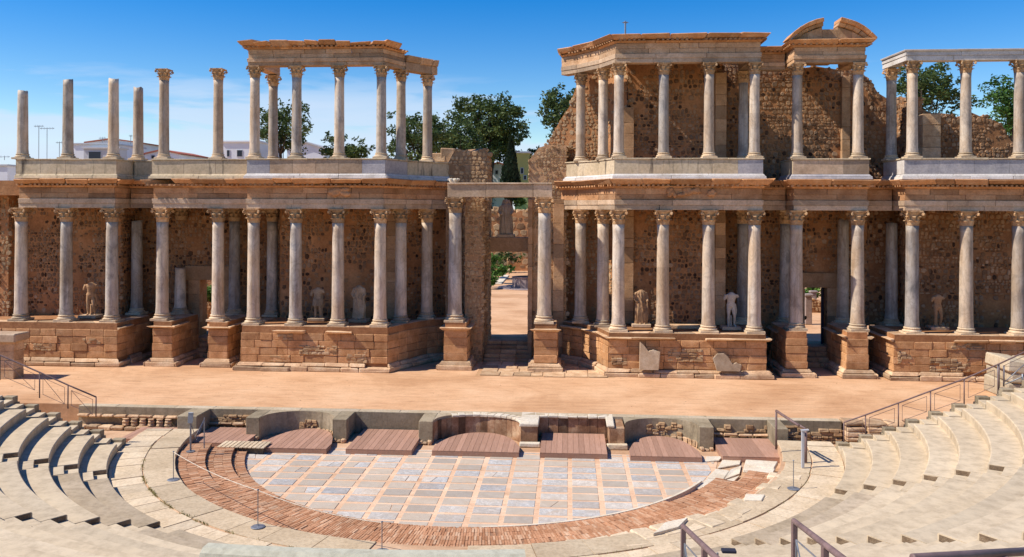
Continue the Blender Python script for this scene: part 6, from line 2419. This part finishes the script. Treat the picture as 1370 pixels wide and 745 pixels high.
# garden shrubs
for px, py, w, h, mat, lab in ((656, 350, 24, 26, 'leaf_garden', 'bushy green shrub at the left of the garden path'), (668, 362, 34, 12, 'leaf_garden', 'low green plants along the garden path'),
                               (675, 346, 60, 14, 'leaf', 'row of dark bushes at the foot of the garden wall'),
                               (657, 373, 18, 14, 'leaf_garden', 'bright green plants in the near flower bed of the garden'), (690, 268, 34, 8, 'leaf_garden', 'strip of bright green hedge on top of the garden wall')):
    Yp = {346: 101, 350: 92, 362: 86, 373: 80, 268: 106}[py]
    zz = SV(px, py + h / 2, Yp)[1]
    tree('garden_shrub', lab, px, Yp, max(ZG, zz - 0.1), (px - w / 2 - 2, px + w / 2 + 2, py + h / 2, py - h / 2), mat, px, 0.3, 1300, 0.05, 'garden shrubs', 'shrub', 9)
for py, x0p, x1p, mat in ((378, 640, 668, 'lawn'), (365, 640, 682, 'lawn')):
    (xa, ya), (xb4, yb4) = GR(x0p, py + 4, ZG), GR(x1p, py - 4, ZG)
    mb = MB()
    hexa(mb, boxc(xa - 6, xb4, min(ya, yb4), max(ya, yb4), ZG - 0.3, ZG + 0.06), 0, 0.02)
    tag(mb.build('garden_bed', mat), kind='structure')
xa, ya = GR(662, 384, ZG)
t = thing('garden_slab', 'long pale stone slab lying beside the garden path', 'slab', (xa, ya, ZG))
mb = MB()
p4 = [GR(657, 380.5, ZG), GR(671, 380.5, ZG), GR(681, 369, ZG), GR(673, 369, ZG)]
hexa(mb, [(p[0], p[1], ZG) for p in p4] + [(p[0], p[1], ZG + 0.12) for p in p4], 0.01, 0.02)
mb.build('slab', 'whitestone', t)
# well
xa, ya = GR(704, 386.5, ZG)
t = thing('well', 'round grey well on a low paved ring in the garden path', 'well', (xa, ya + 1.4, ZG))
mb = MB()
lathe(mb, [(2.9, 0.0), (2.9, 0.05), (2.85, 0.07)], 36)
mb.build('paved_ring', 'wellstone', t, origin=(0, 0, 0))
for k in range(16):
    a0, a1 = 2 * math.pi * k / 16, 2 * math.pi * (k + 1) / 16 - 0.01
    mb = MB()
    hexa(mb, [(r * math.cos(a), r * math.sin(a), z) for z in (0.06, 1.0) for r, a in ((1.45, a0), (1.45, a1), (1.2, a1), (1.2, a0))], 0.006, 0.015)
    mb.build('stone_panel', 'wellstone', t, origin=(0, 0, 0))
mb = MB()
for k in range(24):
    a0, a1 = 2 * math.pi * k / 24, 2 * math.pi * (k + 1) / 24
    hexa(mb, [(r * math.cos(a), r * math.sin(a), z) for z in (1.004, 1.07) for r, a in ((1.5, a0), (1.5, a1), (1.15, a1), (1.15, a0))], 0, 0)
mb.build('rim', 'rail', t, origin=(0, 0, 0))
for px, py, h, r, lab in ((670, 359, 2.1, 0.27, 'short column stump by the garden path, farther one'), (681, 362, 2.0, 0.34, 'short column stump by the garden path, nearer one')):
    xa, ya = GR(px, py, ZG)
    t = thing('column_stump', lab, 'column stump', (xa, ya, ZG), 'column stumps in the garden')
    mb = MB()
    lathe(mb, [(r * 1.4, 0), (r * 1.4, 0.18), (r * 1.1, 0.25)], 14)
    mb.build('base', 'base', t, origin=(0, 0, 0))
    mb = MB()
    lathe(mb, [(r, 0.25), (r * 0.97, h * 0.6), (r * 0.92, h)], 14)
    mb.build('shaft', 'sandwall', t, True, origin=(0, 0, 0))
    mb = MB()
    lathe(mb, [(r * 0.95, h), (r * 1.35, h + 0.18), (r * 1.35, h + 0.3)], 14)
    mb.build('top', 'base', t, origin=(0, 0, 0))
yw = 104.0
rubble_wall('garden_wall', 'sunlit rubble terrace wall at the back of the garden, seen through the central doorway', 'wall', [(X4(560, yw), yw), (X4(800, yw), yw)], ZG, [(0, 8.4), (60, 8.4)], 1.5, 40, cell=0.8, mat='rubble_pale', crumble=0.5)
block_t = thing('terrace', 'low terrace behind the garden wall', 'terrace', (X4(680, yw), yw + 10, ZG))
mb = MB()
hexa(mb, boxc(X4(560, yw), X4(800, yw), yw + 1.5, yw + 24, ZG, 8.0), 0, 0.05)
mb.build('fill', 'lawn', block_t)
# person by the garden wall
xa, ya = GR(702, 358, ZG)
t = thing('person', 'tiny person in a pink top and dark trousers standing by the garden wall', 'person', (xa, ya, ZG))
mb = MB()
leg(mb, (-0.09, 0, 0.9), (-0.10, -0.02, 0.48), (-0.1, 0.02, 0.07), (-0.12, -0.16, 0.03))
leg(mb, (0.09, 0, 0.9), (0.11, -0.05, 0.48), (0.12, 0.03, 0.07), (0.15, -0.14, 0.03))
torso(mb)
ell(mb, (0, 0, 0.92), 0.17, 0.12, 0.12)
tube(mb, [(0, 0, 1.48), (0, -0.01, 1.6)], 0.055, 8)
ell(mb, (0, -0.01, 1.68), 0.085, 0.10, 0.12)
ell(mb, (0, -0.11, 1.67), 0.015, 0.02, 0.025)
for s in (-1, 1):
    tube(mb, [(0.2 * s, 0, 1.42), (0.27 * s, 0.02, 1.15), (0.25 * s, -0.08, 0.9)], [0.06, 0.05, 0.035], 8)
    for f in range(4):
        tube(mb, [(0.25 * s, -0.085 + 0.012 * f, 0.9), (0.25 * s + 0.005 * f, -0.10 + 0.022 * f, 0.8)], [0.013, 0.009], 5)
    tube(mb, [(0.245 * s, -0.09, 0.88), (0.22 * s, -0.13, 0.83)], [0.013, 0.01], 5)
remeshed(mb, 'body', 'skin', 0.016, (0, 0, 0), t)
mb = MB()
torso(mb, 0, 0.0, 1.1)
for s in (-1, 1):
    tube(mb, [(0.19 * s, 0, 1.43), (0.28 * s, 0.02, 1.15)], [0.075, 0.066], 8)
for i, p in enumerate(mb.v):
    mb.v[i] = (p[0], p[1] * 1.14, p[2] - 0.005)
mb.build('top', 'pink', t, True, origin=(0, 0, 0))
mb = MB()
for s in (-1, 1):
    tube(mb, [(0.085 * s, 0, 0.98), (0.095 * s, -0.02, 0.7), (0.105 * s, -0.03, 0.48), (0.11 * s, 0.015, 0.1)], [0.125, 0.11, 0.085, 0.07], 9)
mb.build('trousers', 'darkcloth', t, True, origin=(0, 0, 0))
mb = MB()
ell(mb, (0, 0.02, 1.715), 0.095, 0.105, 0.11)
mb.build('hair', 'darkcloth', t, True, origin=(0, 0, 0))


# ================================================================== HOUSES AND ANTENNAS BEYOND
def house(label, x0p, x1p, Y, py_top, depth, mat, wins, roof=None, gable=False, zb=ZG, pitch=0.16):
    (xa, zt), xb4 = SV(x0p, py_top, Y), SV(x1p, py_top, Y)[0]
    t = thing('house', label, 'house', ((xa + xb4) / 2, Y, zb), 'white houses on the skyline')
    mb = MB()
    if gable:
        xm = (xa + xb4) / 2
        zr = zt + (xb4 - xa) * pitch
        V = [(xa, Y, zb), (xb4, Y, zb), (xb4, Y, zt), (xm, Y, zr), (xa, Y, zt)]
        V += [(x, Y + depth, z) for x, y, z in V]
        mb.add(V, [(0, 1, 2, 3, 4), (9, 8, 7, 6, 5), (1, 0, 5, 6), (2, 1, 6, 7), (3, 2, 7, 8), (4, 3, 8, 9), (0, 4, 9, 5)])
    else:
        hexa(mb, boxc(xa, xb4, Y, Y + depth, zb, zt), 0, 0)
        for q in ((xa - .15, xb4 + .15, Y - 0.15, Y + depth + .15, zt + .002, zt + 0.22),):
            pass
    mb.build('wall', mat, t)
    if gable:
        for s in (0, 1):
            mb = MB()
            xs_ = (xa - .3, xm) if s == 0 else (xm, xb4 + .3)
            zs_ = (zt - .1, zr) if s == 0 else (zr, zt - .1)
            hexa(mb, [(xs_[0], Y - .3, zs_[0] + .01), (xs_[1], Y - .3, zs_[1] + .01), (xs_[1], Y + depth + .3, zs_[1] + .01), (xs_[0], Y + depth + .3, zs_[0] + .01),
                      (xs_[0], Y - .3, zs_[0] + .2), (xs_[1], Y - .3, zs_[1] + .2), (xs_[1], Y + depth + .3, zs_[1] + .2), (xs_[0], Y + depth + .3, zs_[0] + .2)], 0, 0)
            mb.build('roof', roof or 'greywall', t)
    else:
        mb = MB()
        hexa(mb, boxc(xa - .2, xb4 + .2, Y - 0.2, Y + depth + .2, zt + .004, zt + 0.25), 0, 0.02)
        rf = mb.build('roof', roof or 'white', t)
    for wx0, wx1, wy0, wy1 in wins:
        (a, za), (b, zb_) = SV(wx0, wy1, Y), SV(wx1, wy0, Y)
        mb = MB()
        hexa(mb, boxc(a - .08, b + .08, Y - 0.06, Y + 0.05, za - .08, zb_ + .08), 0, 0.01)
        fr = mb.build('window', 'greywall', t)
        mb = MB()
        hexa(mb, boxc(a, b, Y - 0.075, Y + 0.02, za, zb_), 0, 0.005)
        mb.build('pane', 'window', fr)
    return t


house('long low white house with grey flat roof behind the capless columns', 97, 152, 118, 193.5, 9, 'white', [(121, 137, 200, 212), (113, 117, 198, 204)], 'greywall')
house('white house wing with a garage-like recess, in front of the red roof', 112, 160, 116, 199, 2, 'greywall', [(119, 135, 203, 213)], 'greywall')
house('white house topped by a low red tiled roof, behind the capless columns', 116, 182, 128, 190.5, 10, 'white', [(163, 168, 196, 202)], 'redroof', True, pitch=0.06)
house('small white gabled house with red roof right of the capless columns', 194, 240, 122, 206, 10, 'white', [(203, 207, 208, 212)], 'redroof', True, pitch=0.1)
house('plain white box house with one dark window, left of the free colonnade', 297, 347, 112, 190.5, 9, 'white', [(317.5, 324, 201, 209), (304, 307, 201, 209)], 'white')
house('white gabled house end between the trees behind the free colonnade', 384, 434, 116, 199, 9, 'white', [], 'greywall', True)
house('white house wall just in view at the far left edge of the skyline', -30, 10, 118, 222, 8, 'white', [], 'greywall')
house('yellow green house right of the cypress in the central gap', 689, 708, 112, 205, 8, 'yellowwall', [(697, 700, 225, 232), (701, 704, 235, 240)], 'white')
house('cream house with a red roof showing between tree and cypress in the central gap', 655, 678, 118, 222, 8, 'white', [(663, 666, 228, 233)], 'redroof', True)


def antenna(label, px, Y, py0, py1, bars=4, w=0.7):
    (x, zt), z0_ = SV(px, py1, Y), SV(px, py0, Y)[1]
    t = thing('antenna', label, 'antenna', (x, Y, z0_), 'roof antennas on the skyline')
    mb = MB()
    tube(mb, [(x, Y, z0_), (x, Y, zt)], 0.045, 6)
    mb.build('mast', 'steel', t)
    mb = MB()
    tube(mb, [(x - w, Y, zt - 0.1), (x + w, Y, zt - 0.05)], 0.03, 5)
    for k in range(bars):
        xx = x - w + 2 * w * (k + 0.5) / bars
        tube(mb, [(xx, Y - 0.35, zt - 0.08), (xx, Y + 0.35, zt - 0.08)], 0.02, 5)
        tube(mb, [(xx, Y, zt - 0.25), (xx, Y, zt + 0.12)], 0.02, 5)
    mb.build('aerial', 'steel', t)


antenna('tall thin roof antenna between the two leftmost upper columns, nearer its left one', 52, 118, 216, 168)
antenna('slanted thin antenna between the two leftmost upper columns, nearer its right one', 63, 120, 216, 171, 5, 1.1)
antenna('short roof antenna close to the dark grey capless column', 79.5, 119, 212, 190, 3, 0.5)
antenna('roof antenna above the red roof, left of the set back column', 137, 119, 193, 184, 3, 0.5)
antenna('thin mast on the red roofed house right of the set back column', 175, 124, 193, 181, 2, 0.25)
antenna('small antenna at the far left edge of the skyline', 6, 118, 214, 209, 3, 0.8)
x, z0_ = SV(836.5, 50, 46.5)
t = thing('lightning_rod', 'thin metal rod on the roof of the right upper colonnade', 'mast', (x, 46.5, 17.3))
mb = MB()
tube(mb, [(x, 46.5, 17.3), (x, 46.5, SV(836.5, 28, 46.5)[1])], 0.05, 7)
mb.build('rod', 'steel', t)
mb = MB()
for a in range(3):
    c_, s_ = math.cos(a * 1.05), math.sin(a * 1.05)
    zt = SV(836.5, 30, 46.5)[1]
    tube(mb, [(x - .18 * c_, 46.5 - .18 * s_, zt), (x + .18 * c_, 46.5 + .18 * s_, zt)], 0.02, 5)
mb.build('tip', 'steel', t)


# ruins seen through the two small doorways
yb = 54.0
x0, x1 = X4(255, yb), X4(300, yb)
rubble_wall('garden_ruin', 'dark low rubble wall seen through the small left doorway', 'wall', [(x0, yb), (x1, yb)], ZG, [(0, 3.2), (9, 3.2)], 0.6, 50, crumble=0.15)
tree('garden_shrub', 'bright green bush over a low wall in the small left doorway', 276, 52.4, ZG, (256, 300, 400, 382), 'leaf_garden', 51, 0.22, 1500, 0.05, 'garden shrubs', 'shrub', 9)
x0, x1 = X4(255, 66), X4(300, 66)
rubble_wall('garden_ruin', 'pale ruined wall farther off in the small left doorway', 'wall', [(x0, 66), (x1, 66)], ZG, [(0, 3.9), (9, 4.2)], 0.6, 52, mat='rubble_pale', crumble=0.4)
x0, x1 = X4(1060, 64), X4(1122, 64)
rubble_wall('garden_ruin', 'pale ruined wall seen through the small right doorway', 'wall', [(x0, 64), (x1, 64)], ZG, [(0, 1.5), (1.5, 2.0), (3, 1.3), (9, 1.6)], 0.8, 53, mat='rubble_pale', crumble=0.5)
tree('garden_shrub', 'bright green hedge over the ruined wall in the small right doorway', 1091, 70, ZG, (1058, 1126, 404, 374), 'leaf_garden', 54, 0.35, 1600, 0.05, 'garden shrubs', 'shrub', 12)
for px, py, h, lab in ((1081, 434, 1.9, 'grey stone post in the small right doorway, left one'), (1088, 412, 1.2, 'low grey stone post in the small right doorway, right one')):
    xa, ya = GR(px, py, ZG)
    t = thing('stone_post', lab, 'stone post', (xa, ya, ZG), 'stone posts beyond the right doorway')
    mb = MB()
    hexa(mb, boxc(-0.22, 0.22, -0.2, 0.2, 0, h), 0.02, 0.04)
    mb.build('post', 'wellstone', t, origin=(0, 0, 0))
    mb = MB()
    hexa(mb, boxc(-0.28, 0.28, -0.26, 0.26, h + .004, h + 0.16), 0.02, 0.03)
    mb.build('cap', 'wellstone', t, origin=(0, 0, 0))


def relief(label, px, py, Y, w, h, seed):
    """Worn carved lump standing out of a frieze."""
    rng = random.Random(seed)
    x, z = SV(px, py, Y)
    mb = MB()
    for k in range(7):
        ell(mb, (rng.uniform(-w, w) * 0.4, 0, rng.uniform(-h, h) * 0.35), w * rng.uniform(0.15, 0.3), 0.12, h * rng.uniform(0.2, 0.35), 8, 6)
    o = remeshed(mb, 'carved_relief', 'entab', 0.03, (x, Y, z))
    return tag(o, label, 'relief')


relief('small worn carved block on the frieze at the middle of the right podium bay', 900, 256.5, 43.82, 0.5, 0.5, 1)
relief('wide worn carved relief on the frieze right of the middle of the right podium bay', 922, 256.5, 43.82, 1.1, 0.45, 2)
relief('faint round carved lump on the frieze near the right end of the right podium bay', 952, 257.5, 43.82, 0.5, 0.35, 3)
relief('triangular worn carving under the cornice of the podium bay left of the central doorway', 455, 256, 43.82, 1.1, 0.5, 4)


# small stones and grit strewn over the stage floor
rng = random.Random(71)
mb = MB()
for _ in range(420):
    x, y = rng.uniform(-30, 25), 35.8 + 7.6 * rng.random() ** 0.7
    r_ = rng.uniform(0.008, 0.02)
    hexa(mb, [(x + a * r_, y + b * r_, z) for z in (-0.01, r_ * rng.uniform(0.3, 0.6)) for a, b in ((-1, -1), (1, -1), (1, 1), (-1, 1))], r_ * 0.35, 0, rng, rng.random())
tag(mb.build('gravel', 'rubble_pale'), kind='stuff')


# cream marble kerb between tiles and bricks, weeds in the walkway joint
mb = MB()
ring(mb, RO - 0.05, RO + 0.05, 28, 84, -0.9, -0.765, 40, 0.012)
tag(mb.build('marble_kerb', 'whitestone'), 'thin cream marble kerb between the tiled floor and the brick steps on the right', 'kerb')
rng = random.Random(15)
mb = MB()
for _ in range(900):
    a = rng.gauss(137, 14) if rng.random() < 0.75 else rng.uniform(20, 170)
    if noise.noise(Vector((a * 0.35, 3.3, 0))) < -0.1:
        continue
    x, y, z = pol(12.565 + rng.gauss(0, 0.035), a, -0.37)
    h = rng.uniform(0.02, 0.075)
    t_ = rng.uniform(0, 6.28)
    c_, s_ = math.cos(t_) * 0.012, math.sin(t_) * 0.012
    mb.add([(x - c_, y - s_, z - 0.02), (x + c_, y + s_, z - 0.02), (x + rng.gauss(0, .02), y + rng.gauss(0, .02), z + h)], [(0, 1, 2)], rng.random())
tag(mb.build('weeds', 'leaf_weed'), kind='stuff')


# loose blocks at the right end of the free colonnade's parapet
rng = random.Random(27)
for k, (px, py, w, h) in enumerate(((588, 214, 0.9, 0.55), (600, 208, 0.8, 0.85))):
    x, z = SV(px, py, 48.7)
    b = block('loose_block', x - w / 2, x + w / 2, 48.3, 49.1, 11.3, 11.3 + h, 'podium_pale', None, 0.05, 0.05, rng)
    tag(b, ('low loose stone block at the end of the parapet right of the free colonnade', 'taller loose stone block against the ruined wall left of the central gap')[k], 'stone block')
